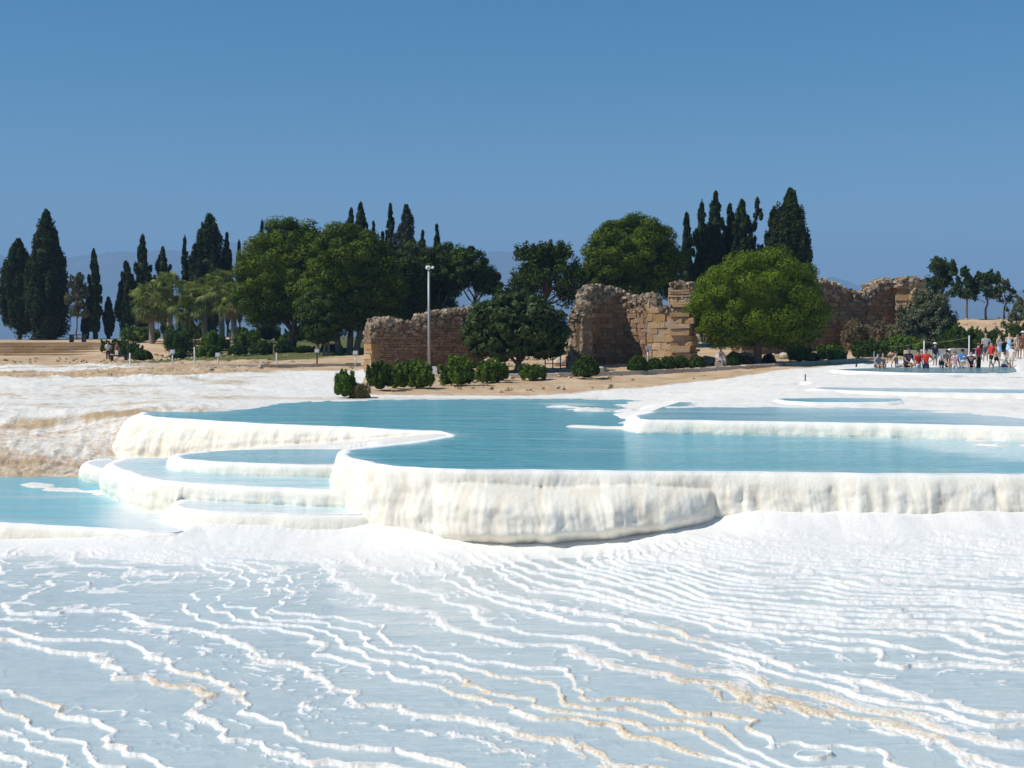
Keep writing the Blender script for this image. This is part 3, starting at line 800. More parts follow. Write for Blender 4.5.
def trunk(parent, paths, mat, sides=7):
    V, F = tube(paths, sides); return mesh_np('trunk', V, F, mat, parent)

def wander(rng, p0, p1, r0, r1, k=5, amp=.15):
    p0 = np.array(p0, float); p1 = np.array(p1, float); out = []
    for i in range(k + 1):
        t = i / k; q = p0 + (p1 - p0) * t
        if 0 < i < k: q = q + rng.normal(0, amp, 3) * (.5, .5, .25)
        out.append((*q, r0 + (r1 - r0) * t))
    return out

def place(px, d, base_py=None):
    return ground_at(px, base_py) if d is None else ground_d(px, d)

def metrics(px, d, top, w, bot, base_py=None):
    b = place(px, d, base_py)
    dd = b.y
    return b, at_d(px, top, dd).z - b.z, w * dd / FPX, at_d(px, bot, dd).z - b.z

def cypress(px, d, top, w, bot, label, seed, ragged=.25, mat=None, dens=1.0, fat=.35, tips=0, basefull=.12):
    b, H, W, zb = metrics(px, d, top, w, bot)
    o = empty('cypress_tree', b, label, 'cypress', 'cypress trees'); rng = np.random.default_rng(seed)
    zb = max(zb, .3); cr = Crown(seed); Rm = W / 2
    def prof(t): # radius along height 0..1
        return np.clip(np.minimum((t / fat + basefull) ** .6, 1) * np.maximum(1 - ((t - fat) / (1 - fat)).clip(0) ** 1.7, 0), 0.05, 1)
    h = H - zb
    nc = int(75 * max(1, W / 2.0) ** 1.1 * dens)
    for i in range(nc):
        t = rng.random() ** .85 * .97; a = rng.uniform(0, 2 * math.pi)
        r = Rm * float(prof(np.array(t))) * (1 + ragged * np.clip(rng.normal() * .6, -.9, .8))
        cw = max(.16, .30 * Rm * rng.uniform(.6, 1.1)) * (1 - .5 * t); ch = cw * rng.uniform(1.8, 3.6)
        rr = max(r - cw * .75, 0)
        z = zb + h * t
        if z + ch > H: z = H - ch
        cr.clump((rr * math.cos(a), rr * math.sin(a), z), (cw, cw, ch), int(150 * dens), .21, .6, 2.4, .8)
    cr.clump((0, 0, H - .09 * h), (max(.09 * Rm, .10), max(.09 * Rm, .10), .09 * h), 130, .14, .8, 2.4)
    for k in range(tips):
        a = rng.uniform(0, 6.28); rr = Rm * rng.uniform(.35, .65); z = zb + h * rng.uniform(.62, .86)
        cr.clump((rr * math.cos(a), rr * math.sin(a), z), (.14 * Rm + .1, .14 * Rm + .1, .11 * h), 300, .17, .6, 2.2)
    zz = np.linspace(.02, .86, 9)
    if dens > .7:
        for t in zz: cr.core((0, 0, zb + h * t), (Rm * float(prof(np.array(t))) * .86, Rm * float(prof(np.array(t))) * .86, h * .10))
    cr.build('crown', mat or L_CYP, o)
    trunk(o, [wander(rng, (0, 0, -.2), (0, 0, zb + h * .35), .10 + W * .035, .06 + W * .012, 5, .04)], M_BARK)
    return o

def dome(px, d, top, w, bot, label, seed, mat, base_py=None, name='pine_tree', cat='pine tree', group='round pine trees', nclump=90, leaf=.16, per=260, cs=.15, lobes=None, open_=0.0, trunk_paths=None, flat=1.0, core=.80, bark=None, low=-.8):
    b, H, W, zb = metrics(px, d, top, w, bot, base_py)
    o = empty(name, b, label, cat, group); rng = np.random.default_rng(seed)
    cr = Crown(seed)
    h = H - zb
    lobes = lobes or [(0, 0, .5, .5, .5)]
    tot = sum(l[3] * l[4] for l in lobes)
    for (lx, ly, lz, lr, lh) in lobes:       # centre in crown widths / heights, radii likewise
        c = np.array((lx * W, ly * W, zb + lz * h)); rx = lr * W; rz = lh * h
        k = max(6, int(1.7 * nclump * lr * lh / tot))
        for i in range(k):
            zc = 1 - 2 * (i + .5) / k; rc = math.sqrt(1 - zc * zc)
            dv = np.array((rc * math.cos(i * 2.39996), rc * math.sin(i * 2.39996), zc)) + rng.normal(0, .10, 3); dv /= np.linalg.norm(dv)
            if dv[2] < low: dv[2] *= -.6
            if rng.random() < open_: continue
            q = c + dv * np.array((rx, rx, rz)) * rng.uniform(.76, .95)
            s = cs * W * rng.uniform(.6, 1.2)
            cr.clump(q, (s, s, s * .78 * flat), int(per * rng.uniform(.8, 1.2)), leaf, .5, 1.8, .38)
        if core: cr.core(c, (rx * core, rx * core, rz * core), .25)
    cr.build('crown', mat, o)
    if trunk_paths is None:
        tp = [wander(rng, (0, 0, -.2), (.02 * W, 0, zb + .25 * h), .035 * W, .022 * W, 5, .10)]
        for k in range(5):
            a = k * 1.256 + rng.uniform(-.3, .3)
            tp.append(wander(rng, (.02 * W, 0, zb + .02 * h), (.34 * W * math.cos(a), .34 * W * math.sin(a), zb + rng.uniform(.35, .6) * h), .018 * W, .006 * W, 4, .15))
    else: tp = trunk_paths(rng, W, H, zb, h)
    trunk(o, tp, bark or M_BARK)
    return o

def loose(px, d, top, w, bot, label, seed, mat, base_py=None, name='tree', cat='tree', group=None, n=26, leaf=.20, per=110, cs=.13, bark=None, stems=1, upward=.5):
    """an open tree: limbs with leaf clumps at their ends and sky between"""
    b, H, W, zb = metrics(px, d, top, w, bot, base_py)
    o = empty(name, b, label, cat, group); rng = np.random.default_rng(seed); cr = Crown(seed); tp = []
    h = H - zb
    for s_ in range(stems):
        sx = (s_ - (stems - 1) / 2) * .10 * W
        top_t = (sx * 2.2, rng.uniform(-.05, .05) * W, zb + .55 * h)
        tp.append(wander(rng, (sx, 0, -.2), top_t, .028 * W + .03, .012 * W + .015, 6, .06 * W))
    for i in range(n):
        a = rng.uniform(0, 2 * math.pi); t = rng.random() ** .8
        rr = W * .5 * math.sqrt(rng.random()) * (1 - .55 * max(0, t - .45) / .55)
        q = np.array((rr * math.cos(a), rr * math.sin(a), zb + h * (.06 + .86 * t)))
        s = cs * W * rng.uniform(.6, 1.3) * (1 - .35 * t)
        cr.clump(q, (s, s, s * .7), int(per * rng.uniform(.7, 1.3)), leaf, .9, 1.8, 1.2)
        # feathery tips
        cr.clump(q + np.array((.35 * s * math.cos(a), .35 * s * math.sin(a), .6 * s)), (s * .5, s * .5, s * .9), int(per * .35), leaf * .9, .95, 2.2, 1.2)
        if i % 2 == 0: tp.append(wander(rng, (q[0] * .1, q[1] * .1, zb + h * .25 * t), q, .008 * W + .012, .008, 4, .04 * W))
    cr.build('crown', mat, o); trunk(o, tp, bark or M_BARK)
    return o

def shrub(px, base_py, top, w, label, seed, mat, d=None, name='shrub', cat='shrub', group='shrubs along the bank', leaf=.13, n=None, clip=False, per=150, lobes=None):
    b = place(px, d, base_py)
    H = at_d(px, top, b.y).z - b.z; W = w * b.y / FPX * (1.12 if group.__class__ is str and 'bank' in group else 1)
    rng = np.random.default_rng(seed); cr = Crown(seed)
    n = n or int(34 + 12 * W)
    cr.core((0, 0, H * .44), (W * .38, W * .34, H * .42), .2)
    for i in range(n):
        dv = rand_dirs(rng, 1)[0]; dv[2] = abs(dv[2]) * 1.15 - .35
        k = rng.uniform(.86, .94) if clip else rng.uniform(.68, 1.0)
        k *= 1 + (.0 if clip else .22 * float(perlin(np.array([dv[0] * 1.7 + seed]), np.array([dv[2] * 1.7]))[0]))
        q = np.array((0, 0, H * .45)) + dv * np.array((W * .42, W * .38, H * .48)) * k
        q[2] = np.clip(q[2], .10, H * .93)
        s = min(W, H) * (.15 if clip else rng.uniform(.12, .22))
        if clip: cr.clump(q, (s, s, s * 1.1), per, leaf, .6, 2.0, .9)
        else:
            cr.clump(q, (s * .8, s * .8, s * 1.4), per, leaf, .7, 2.6, .8)
            if i % 3 == 0:
                q2 = q + np.array((dv[0] * s * .8, dv[1] * s * .8, s * rng.uniform(.8, 1.7)))
                if q2[2] < H * 1.04: cr.clump(q2, (s * .3, s * .3, s * .8), 40, leaf, .9, 3.0, .9)
    ob = cr.build(name, mat, None); ob.location = b - Vector((0, 0, .06 * H))
    tag(ob, label, cat, group)
    return ob

def palm(px, d, cy, base, label, seed, scale=1.0):
    b = ground_d(px, d)
    H = at_d(px, cy, d).z - b.z
    o = empty('palm_tree', b, label, 'palm', 'fan palms'); rng = np.random.default_rng(seed)
    V = []; F = []; T = []; n = 0
    SV = []; SF = []; ST = []; sn = 0
    def fan(p, dr, up, rad, droop, V, F, T, n):
        side = np.cross(dr, up); side /= np.linalg.norm(side) + 1e-9; t0 = rng.random()
        k = 13
        for i in range(k):
            a = (i / (k - 1) - .5) * 3.6
            v = dr * math.cos(a) + side * math.sin(a)
            m1 = p + v * rad * .55 + up * .06; tip = p + v * rad + np.array((0, 0, -droop * (1 + .5 * abs(a))))
            wv = np.cross(v, up) * .05
            V += [p, m1 + wv, tip, m1 - wv]; F.append((n, n + 1, n + 2, n + 3)); T.append(np.clip(t0 + rng.normal(0, .15), 0, 1)); n += 4
        return n
    for i in range(54):
        el = math.radians(rng.uniform(-55, 85)); az = rng.uniform(0, 2 * math.pi)
        dr = np.array((math.cos(el) * math.cos(az), math.cos(el) * math.sin(az), math.sin(el)))
        L = scale * rng.uniform(.85, 1.25)
        p0 = np.array((0, 0, H - .1)); p1 = p0 + dr * L
        up = np.array((-math.sin(el) * math.cos(az), -math.sin(el) * math.sin(az), math.cos(el)))
        sd = np.cross(dr, up) * .03
        V += [p0 + sd, p1 + sd * .7, p1 - sd * .7, p0 - sd]; F.append((n, n + 1, n + 2, n + 3)); T.append(.8); n += 4
        up = up + .7 * rand_dirs(rng, 1)[0]
        n = fan(p1, (dr + np.array((0, 0, -.25))) / 1.05, up, scale * rng.uniform(.75, 1.0), .18 * scale, V, F, T, n)
    mesh_np('crown', np.array(V), np.array(F), L_PALM, o, smooth=False, attrs={'tone': np.array(T)})
    for i in range(20):
        az = rng.uniform(0, 2 * math.pi); dr = np.array((.45 * math.cos(az), .45 * math.sin(az), -.9)); dr /= np.linalg.norm(dr)
        p = np.array((.15 * math.cos(az), .15 * math.sin(az), H - .4 - rng.uniform(0, .5))) + dr * .6
        sn = fan(p, dr, np.array((math.cos(az), math.sin(az), .4)), .7 * scale, .15, SV, SF, ST, sn)
    mesh_np('dead_fronds', np.array(SV), np.array(SF), L_SKIRT, o, smooth=False, attrs={'tone': np.array(ST)})
    trunk(o, [wander(rng, (0, 0, -.2), (0, 0, H), .30, .22, 8, .03)], M_BARKG, 9)
    return o

# --- cypresses on the promontory
cypress(48, 150, 209, 42, 336, 'tall broad dark cypress, taller of the pair above the stone steps', 1, .18, fat=.30, dens=1.3, basefull=.45)
cypress(20, 151, 238, 34, 325, 'shorter broad dark cypress leaning against the tallest one above the steps', 2, .28, fat=.35, dens=1.3, basefull=.45)
loose(78, 148, 270, 24, 322, 'slender grey-green pine with bare trunk between dark cypresses', 3, L_OLIVE, name='pine_tree', cat='pine tree', n=60, per=150, cs=.17)
cypress(95, 149, 248, 16, 338, 'very slim tall cypress beside the grey-green pine', 4, .12, fat=.3)
cypress(86, 151, 309, 9, 340, 'small pointed cypress at the foot of the grey-green pine', 5, .12, fat=.3)
cypress(109, 150, 297, 11, 338, 'small isolated cypress standing against the blue haze', 6, .12, fat=.35)
cypress(127, 150, 261, 22, 334, 'ragged medium cypress just before the palm row begins', 7, .35, fat=.28)
cypress(144, 152, 233, 22, 335, 'tall slim cypress rising behind the first palm', 8, .15, fat=.35)
cypress(164, 156, 246, 22, 330, 'ragged open cypress between two taller ones behind the palms', 9, .45, fat=.4, dens=.8)
cypress(186, 160, 234, 10, 330, 'needle-thin cypress standing behind the palm crowns', 10, .1, fat=.4)
cypress(211, 158, 213, 38, 325, 'big broad brownish-green cypress towering behind the palms', 11, .3, L_CYP, fat=.42, tips=4)
cypress(228, 159, 232, 13, 320, 'slim cypress touching the big broad cypress behind the palms', 12, .15, fat=.4)
cypress(240, 162, 239, 7, 320, 'thin cypress tip next to the green dome of the big pine', 13, .1, fat=.4)
cypress(263, 164, 219, 8, 300, 'lone cypress tip peeking over the round green pine', 14, .1, fat=.4)
cypress(352, 152, 207, 18, 325, 'shorter dark cypress joined to a taller one above the pine mass', 15, .3, fat=.5)
cypress(361, 150, 201, 22, 325, 'tallest dense cypress above the wide green pine mass', 16, .25, fat=.5)
cypress(374, 153, 220, 10, 325, 'narrow low cypress between two groups above the pine mass', 17, .15, fat=.4)
cypress(383, 154, 231, 14, 325, 'lowest ragged cypress over the shoulder of the pine mass', 18, .35, fat=.4)
cypress(391, 152, 202, 15, 325, 'slender spire cypress beside a wide grey-green one', 19, .18, fat=.4)
cypress(407, 151, 204, 28, 325, 'wide loose grey-green cypress above the pines', 20, .45, L_CYPG, fat=.5, dens=.9, tips=3)
cypress(423, 154, 230, 15, 325, 'short bushy cypress below the wide grey-green one', 21, .35, fat=.4, dens=.8)
cypress(437, 153, 223, 14, 325, 'small pointed cypress standing over the open pine', 22, .22, fat=.3)
# --- and the dense stand behind the round pine
cypress(686, 118, 211, 17, 330, 'shortest cypress on the edge of the dense stand by the round pine', 23, .3, fat=.4)
cypress(701, 119, 199, 22, 330, 'second cypress of the dense stand, with a double tip', 24, .3, fat=.45, tips=2)
cypress(715, 120, 190, 23, 330, 'tallest spire in the dense stand of cypresses', 25, .28, fat=.45, tips=2)
cypress(729, 121, 203, 21, 330, 'bushy cypress in the middle of the dense stand', 26, .32, fat=.5, tips=2)
cypress(741, 119, 198, 25, 330, 'full dark cypress beside the thin grey dying one', 27, .28, fat=.5, tips=2)
cypress(756, 120, 197, 21, 330, 'thin sparse grey cypress with bare twigs', 28, .5, L_CYPG, fat=.55, dens=.5)
cypress(773, 119, 206, 27, 330, 'lower full cypress nestled against the big broad one', 29, .3, fat=.5, tips=2)
cypress(789, 117, 188, 47, 330, 'big broad dark cypress at the end of the dense stand', 30, .28, fat=.30, dens=1.3, tips=4)

# --- palms
palm(152, 130, 300, 342, 'fan palm with a full round crown, nearest the clipped bushes', 31, 1.25)
palm(170, 134, 288, 342, 'taller fan palm set back behind the first one', 32, 1.1)
palm(187, 129, 309, 342, 'short fan palm with a thin trunk among the taller palms', 33, .95)
palm(205, 130, 295, 342, 'fan palm with yellowish hanging fronds in the row centre', 34, 1.25)
palm(222, 135, 284, 342, 'tallest fan palm, crown below the broad cypress', 35, 1.1)
palm(234, 129, 299, 342, 'fan palm with brown skirt beside the big pine', 36, 1.15)

# --- the big pine mass
MULTI = lambda rng, W, H, zb, h: [wander(rng, (x * W, 0, -.2), (x * 2.2 * W, 0, zb + .4 * h), .032 * W, .014 * W, 5, .12) for x in (-.06, .03, .09)]
dome(292, 114, 221, 108, 336, 'broad rounded green pine at the palm end of the pine mass', 41, L_PINE, nclump=110, cs=.115, low=-.96, core=.9, lobes=[(-.02, 0, .56, .46, .45), (-.24, 0, .40, .27, .34), (.2, .1, .5, .32, .42)], per=560)
dome(346, 112, 224, 112, 340, 'broad rounded green pine with grey trunks, over the ruined wall end', 42, L_PINE, nclump=110, cs=.115, low=-.96, core=.9, lobes=[(0, 0, .58, .42, .42), (.26, 0, .42, .28, .36), (-.1, -.12, .38, .34, .36)], per=560, trunk_paths=MULTI, bark=M_BARKG)
dome(322, 108, 284, 52, 345, 'drooping brownish-green pine boughs hanging before the broad pines', 43, L_PINED, nclump=60, cs=.14, low=-.96, trunk_paths=MULTI, bark=M_BARKG, lobes=[(0, 0, .5, .42, .5)])
dome(388, 117, 246, 74, 342, 'dark lower pine filling the gap behind the ruined wall', 44, L_PINED, nclump=80, cs=.13, low=-.96)
dome(432, 122, 239, 82, 318, 'open flat-topped pine behind the ruined wall and lamp post', 45, L_PINED, nclump=80, cs=.11, open_=.10, lobes=[(-.2, 0, .55, .30, .40), (.16, 0, .58, .32, .38), (0, .1, .25, .3, .25)], core=.66)
dome(474, 120, 246, 58, 306, 'wispy pine with see-through edges next to the open flat-topped pine', 46, L_PINED, nclump=46, cs=.12, open_=.15, lobes=[(-.1, 0, .6, .36, .38), (.24, 0, .38, .24, .28)], core=.6)
loose(545, 107, 243, 88, 308, 'dark gappy pine with layered boughs behind the broadleaf tree', 47, L_PINED, name='pine_tree', cat='pine tree', n=95, leaf=.17, per=260, cs=.115)
dome(632, 112, 211, 100, 304, 'large dense dome-shaped dark green pine behind the ruined niche', 48, L_PINE, nclump=100, cs=.115, core=.9, per=500, lobes=[(0, 0, .50, .44, .46), (-.22, 0, .42, .27, .36), (.2, 0, .38, .29, .36)])
# --- near trees
dome(516, 84, 290, 100, 366, 'low dense glossy broadleaf tree between the ruins, over the shrubs', 49, L_CAROB, base_py=None, name='broadleaf_tree', cat='tree', group=None, nclump=110, leaf=.24, per=150, cs=.105, lobes=[(0, 0, .52, .46, .46), (-.24, 0, .38, .26, .36), (.24, 0, .38, .26, .36)], low=-.8, core=.86)
dome(757, None, 250, 134, 348, 'bright green umbrella-shaped stone pine standing alone before the ruins', 50, L_STONE, base_py=366, name='stone_pine', cat='pine tree', nclump=78, leaf=.115, per=900, cs=.125, lobes=[(0, 0, .50, .46, .51), (-.22, 0, .38, .28, .38), (.22, 0, .36, .28, .36)], low=-.96, core=.84)
# --- trees on the knoll
loose(941, 113, 256, 42, 302, 'tallest dark tree on the knoll, above the olive', 51, L_DEC, n=34, per=150, group='trees on the knoll', cs=.16)
loose(966, 112, 267, 30, 302, 'middle tree of the knoll row, with a dark straight trunk', 52, L_DEC, n=24, per=120, group='trees on the knoll', cs=.16)
loose(986, 112, 270, 32, 304, 'spreading tree of the knoll row with a forked slim trunk', 53, L_DEC, n=26, per=120, group='trees on the knoll', cs=.15)
loose(1004, 113, 279, 24, 306, 'thin half-bare sapling in the knoll row', 54, L_OLIVE, n=20, per=40, group='trees on the knoll', cs=.15)
loose(1025, 110, 283, 20, 325, 'olive-brown tree cut by the frame edge on the knoll', 55, L_OLIVE, n=20, per=120, group='trees on the knoll', cs=.2)
loose(926, 97, 291, 64, 348, 'silvery olive tree with leaning trunk above the seated crowd', 56, L_OLIVE, name='olive_tree', cat='olive tree', n=120, per=230, cs=.12, leaf=.15, stems=2)
loose(1016, 98, 306, 40, 338, 'small spreading olive bush on the bare sandy knoll', 57, L_OLIVE, name='olive_tree', cat='olive tree', n=26, per=120, cs=.13, leaf=.14)

# --- shrubs: gardens on the promontory
G1 = 'garden bushes under the palms and pines'
shrub(118, 361, 339, 36, 'wide dark bush behind the two people standing by the bench', 60, L_SHRUB, d=126, group=G1)
shrub(140, 345, 325, 52, 'long mounded hedge bush in front of the first palm', 61, L_SHRUBL, d=134, group=G1)
shrub(131, 362, 343, 26, 'dark bush between the standing pair and the clipped round bush', 62, L_SHRUB, d=121, group=G1)
shrub(142, 366, 348, 24, 'clipped round dark bush beside a white post on the path', 63, L_SHRUB, d=112, group=G1, clip=True)
shrub(178, 362, 319, 38, 'tallest dark conical bush among the palms', 64, L_SHRUB, d=118, group=G1, n=34)
shrub(178, 366, 347, 15, 'small clipped bush with a grey light in front of it', 65, L_SHRUB, d=110, group=G1, clip=True)
shrub(213, 352, 331, 28, 'loose sprawling bush between palm trunks', 66, L_SHRUBL, d=122, group=G1)
shrub(209, 362, 345, 30, 'bright green low bush behind the box-headed path light', 67, L_SHRUBL, d=112, group=G1)
shrub(238, 363, 343, 22, 'dark rounded bush at the path, next to the bright green low one', 68, L_SHRUB, d=111, group=G1, clip=True)
shrub(262, 361, 341, 26, 'rounded bush below the broad pine, behind a bare tan bed', 69, L_SHRUB, d=111, group=G1)
shrub(284, 361, 343, 22, 'bush directly behind the plain white path post under the pine', 70, L_SHRUB, d=112, group=G1)
shrub(305, 360, 346, 30, 'low hedge-like bush in deep shade under the pines', 71, L_SHRUB, d=112, group=G1)
shrub(248, 352, 329, 30, 'yellowish-green bush in the shade between palm and pine', 72, L_SHRUBL, d=124, group=G1)
shrub(287, 352, 334, 22, 'bright bush glimpsed beneath the boughs of the broad pine', 73, L_SHRUBL, d=126, group=G1)
shrub(332, 359, 344, 24, 'flat low bush at the grey pine trunks', 74, L_SHRUB, d=114, group=G1)
# --- shrubs along the bank
shrub(345, 398, 369, 21, 'upright shrub at the water edge beside dry orange grass', 80, L_SHRUBL)
shrub(360, 398, 385, 20, 'tuft of dry orange grass by the upright shrub at the water', 81, L_DRY, name='dry_grass_tuft', cat='dry grass', group=None, leaf=.2)
shrub(380, 391, 358, 22, 'dark tall shrub against the corner of the ruined wall', 82, L_SHRUB)
shrub(403, 389, 359, 22, 'tall shrub in front of the ruined wall, before the lamp post', 83, L_SHRUBL)
shrub(420, 389, 361, 26, 'bushy shrub at the foot of the lamp post', 84, L_SHRUBL)
shrub(458, 386, 356, 31, 'largest bright shrub along the bank, past the grey box', 85, L_SHRUBL)
shrub(488, 383, 359, 22, 'shrub below the broadleaf tree with a smaller one attached', 86, L_SHRUBL)
shrub(502, 381, 362, 13, 'small shrub attached to a larger one below the broadleaf tree', 87, L_SHRUBL)
shrub(533, 380, 364, 30, 'low wide yellowish shrub near the dark railing', 88, L_SHRUBL)
shrub(586, 379, 353, 25, 'dense round shrub before the shaded ruined niche', 89, L_SHRUB, clip=True)
shrub(638, 374, 353, 19, 'round shrub touching the grey floodlight post', 90, L_SHRUB, clip=True)
shrub(654, 372, 356, 14, 'round shrub just past the grey floodlight post', 91, L_SHRUB, clip=True)
shrub(668, 371, 354, 15, 'clipped shrub under the sunlit block masonry, first of two touching', 92, L_SHRUB, clip=True)
shrub(681, 370, 354, 15, 'clipped shrub under the sunlit block masonry corner', 93, L_SHRUB, clip=True)
shrub(697, 370, 354, 15, 'clipped shrub beside pale boulders and the person in a yellow hat', 94, L_SHRUB, clip=True)
shrub(734, 367, 350, 17, 'square-clipped shrub between the yellow-hatted person and stone pine', 95, L_SHRUB, clip=True)
shrub(748, 366, 356, 12, 'grey small shrub beside the stone pine trunk', 96, L_TAN)
shrub(769, 364, 353, 13, 'small shrub touching the far side of the stone pine trunk', 97, L_SHRUB, clip=True)
shrub(800, 362, 345, 21, 'yellow-green shrub in the shade of the stone pine', 98, L_SHRUBL)
shrub(813, 361, 353, 14, 'dull grey shrub between two greener ones', 99, L_CYPG)
shrub(832, 361, 344, 26, 'wide green shrub below the shaded ruined wall', 100, L_SHRUBL)
shrub(868, 359, 339, 36, 'broad dark shrub behind the white rope posts', 101, L_SHRUB)
shrub(903, 355, 335, 46, 'broadest bright shrub below the olive tree', 102, L_SHRUBL)
shrub(960, 352, 324, 48, 'tall dark shrub behind the seated crowd', 103, L_SHRUB)
shrub(992, 350, 330, 34, 'dark shrub behind the standing bathers', 104, L_SHRUB)
shrub(1020, 346, 325, 26, 'dark shrub behind the white-hatted people at the edge', 105, L_SHRUB)
shrub(857, 342, 318, 30, 'tan dry brush under the end of the ruined wall', 106, L_TAN, d=101)
shrub(883, 340, 322, 26, 'tan dry brush between ruin and olive tree', 107, L_TAN, d=100)

# --- tall hedges closing the view under the pines
G4 = 'tall hedge bushes behind the pine trunks'
for px, d, base, top, w, lb, sd in [(268, 138, 345, 322, 26, 'tall dark hedge bush seen under the palm-end pine', 110), (300, 137, 345, 326, 34, 'wide dark hedge bush between the big pine trunks', 111),
        (372, 134, 345, 312, 38, 'tallest dark hedge bush behind the pale forked trunks', 112), (410, 136, 345, 306, 40, 'dark hedge bush filling the gap over the ruined wall', 113),
        (452, 137, 345, 300, 36, 'hedge bush just behind the top of the ruined wall', 114), (240, 139, 345, 326, 26, 'dark hedge bush between the last two palms', 115), (196, 140, 345, 322, 26, 'dark hedge bush behind the palm trunks in the row centre', 116),
        (552, 104, 372, 322, 36, 'dark bush in the gap between broadleaf tree and niche', 117)]:
    shrub(px, base, top, w, lb, sd, L_SHRUB, d=d, group=G4)

# --- dry tufts and stones strewn over the bare bank: nobody could count them
M_STRAY = mat_plain('stray_stone', (.50, .40, .29), .9, .3, 4)
def scatter():
    rng = np.random.default_rng(900); cr = Crown(900); n = 0
    SV = []; SF = []; ST = []; sn = 0
    bm = bmesh.new(); bmesh.ops.create_icosphere(bm, subdivisions=1, radius=1)
    IV = np.array([v.co[:] for v in bm.verts]); IF = np.array([[v.index for v in f.verts] for f in bm.faces]); bm.free()
    xs = rng.uniform(-50, 42, 3400); ys = rng.uniform(63.5, 122, 3400)
    ye = np.interp(xs, [-60, -40, -26, -20, -15, -9.3, -7.4, 0, 5, 10, 15, 20, 24, 29, 40], [84, 83, 78, 81, 90, 90, 66, 66, 69, 74, 80, 83, 87, 95, 96])
    den = fbm(xs * .18, ys * .18, 3, 901)
    ok = (ys > ye + 1) & (den > .0) & ~((xs < -24) & (ys > 86) & (ys < 104)) & (np.abs(xs) < ys * .40); xs, ys = xs[ok], ys[ok]
    zs = base_z(xs, ys)
    for x, y, z in zip(xs, ys, zs):
        if rng.random() < .55:
            h = rng.uniform(.06, .20); cr.clump((x, y, z + h * .4), (h * 1.2, h * 1.2, h * .8), 16, h * .7, .9, 3.0, 1.2)
        else:
            r = rng.uniform(.05, .20) * (1.8 if rng.random() < .08 else 1)
            V = IV * (1 + rng.uniform(-.25, .25, (len(IV), 1))) * (r, r, r * .7) + (x, y, z + r * .2)
            SV.append(V); SF.append(IF + sn); sn += len(V); ST.append(np.full(len(IF), rng.random()))
    o = cr.build('dry_grass', L_DRY, None); o['kind'] = 'stuff'
    o = mesh_np('loose_stones', np.vstack(SV), np.vstack(SF), M_STRAY, smooth=False, attrs={'tone': np.concatenate(ST)}); o['kind'] = 'stuff'
scatter()
# ------------------------------------------------------------------ ruins
def mat_stone(name, a, b, c):
    m, nt, out = new_mat(name); n = N(nt)
    p = n.pos(); f = n.noise(p, 5, 5, .65); g = n.noise(p, 1.1, 3)
    col = n.mix(n.attr('tone'), a, b)
    col = n.mix(n.ramp(g, .5, .7), col, c)
    col = n.mix(n.ramp(f, .55, .78), col, tuple(x * .5 for x in a))
    n.bsdf(out, col, .9, n.bump(n.noise(p, 9, 6, .7), .8, .08), .15)
    return m
M_RUIN = mat_stone('ruin_stone', (.20, .125, .072), (.36, .245, .15), (.30, .165, .08))  # shade of the walls turned from the sun is partly put into this colour
M_RUBBLE = mat_stone('rubble_stone', (.24, .175, .115), (.48, .375, .265), (.20, .135, .085))
M_BLOCK = mat_stone('block_stone', (.38, .225, .095), (.56, .40, .245), (.40, .33, .26))
M_PALE = mat_stone('pale_stone', (.50, .44, .36), (.62, .55, .46), (.45, .38, .30))

BOXF = np.array([(0, 1, 3, 2), (4, 6, 7, 5), (0, 4, 5, 1), (2, 3, 7, 6), (0, 2, 6, 4), (1, 5, 7, 3)])
class Stones:
    def __init__(s, seed): s.rng = np.random.default_rng(seed); s.V = []; s.F = []; s.T = []; s.n = 0
    def box(s, c, ax, ay, az, hx, hy, hz, jit=.0, tone=None):
        """block with rounded arrises: a 4x4x4 shell pulled in at edges"""
        V = []
        for i in (-1, 1):
            for j in (-1, 1):
                for k in (-1, 1):
                    q = np.asarray(c) + ax * (i * hx) + ay * (j * hy) + az * (k * hz) + s.rng.normal(0, jit, 3)
                    V.append(q)
        s.V.append(np.array(V)); s.F.append(BOXF + s.n); s.n += 8
        s.T.append(np.full(6, s.rng.random() if tone is None else tone))
    def lump(s, c, r, tone=None):
        bm = bmesh.new(); bmesh.ops.create_icosphere(bm, subdivisions=1, radius=1)
        V = np.array([v.co[:] for v in bm.verts]); F = np.array([[v.index for v in f.verts] for f in bm.faces]); bm.free()
        V = V * (1 + s.rng.uniform(-.22, .22, (len(V), 1)))
        q = Matrix.Rotation(s.rng.uniform(0, 6), 3, Vector(rand_dirs(s.rng, 1)[0]))
        V = V @ np.array(q) * np.broadcast_to(np.asarray(r, float), 3) + np.asarray(c)
        s.V.append(V); s.F.append(np.concatenate([F, F[:, 2:3]], 1)[:, :3] + s.n); s.n += len(V)
        s.T.append(np.full(len(F), s.rng.random() if tone is None else tone))
    def build(s, name, mat, parent, loc=None):
        V = np.vstack(s.V)
        q = [f for f in s.F if f.shape[1] == 4]; t = [f for f in s.F if f.shape[1] == 3]
        T = np.concatenate([tt for tt, f in zip(s.T, s.F) if f.shape[1] == 4] + [tt for tt, f in zip(s.T, s.F) if f.shape[1] == 3])
        Fs = ([np.vstack(q)] if q else []) + ([np.vstack(t)] if t else [])
        return mesh_np(name, V, Fs, mat, parent, smooth=False, attrs={'tone': T}, loc=loc)

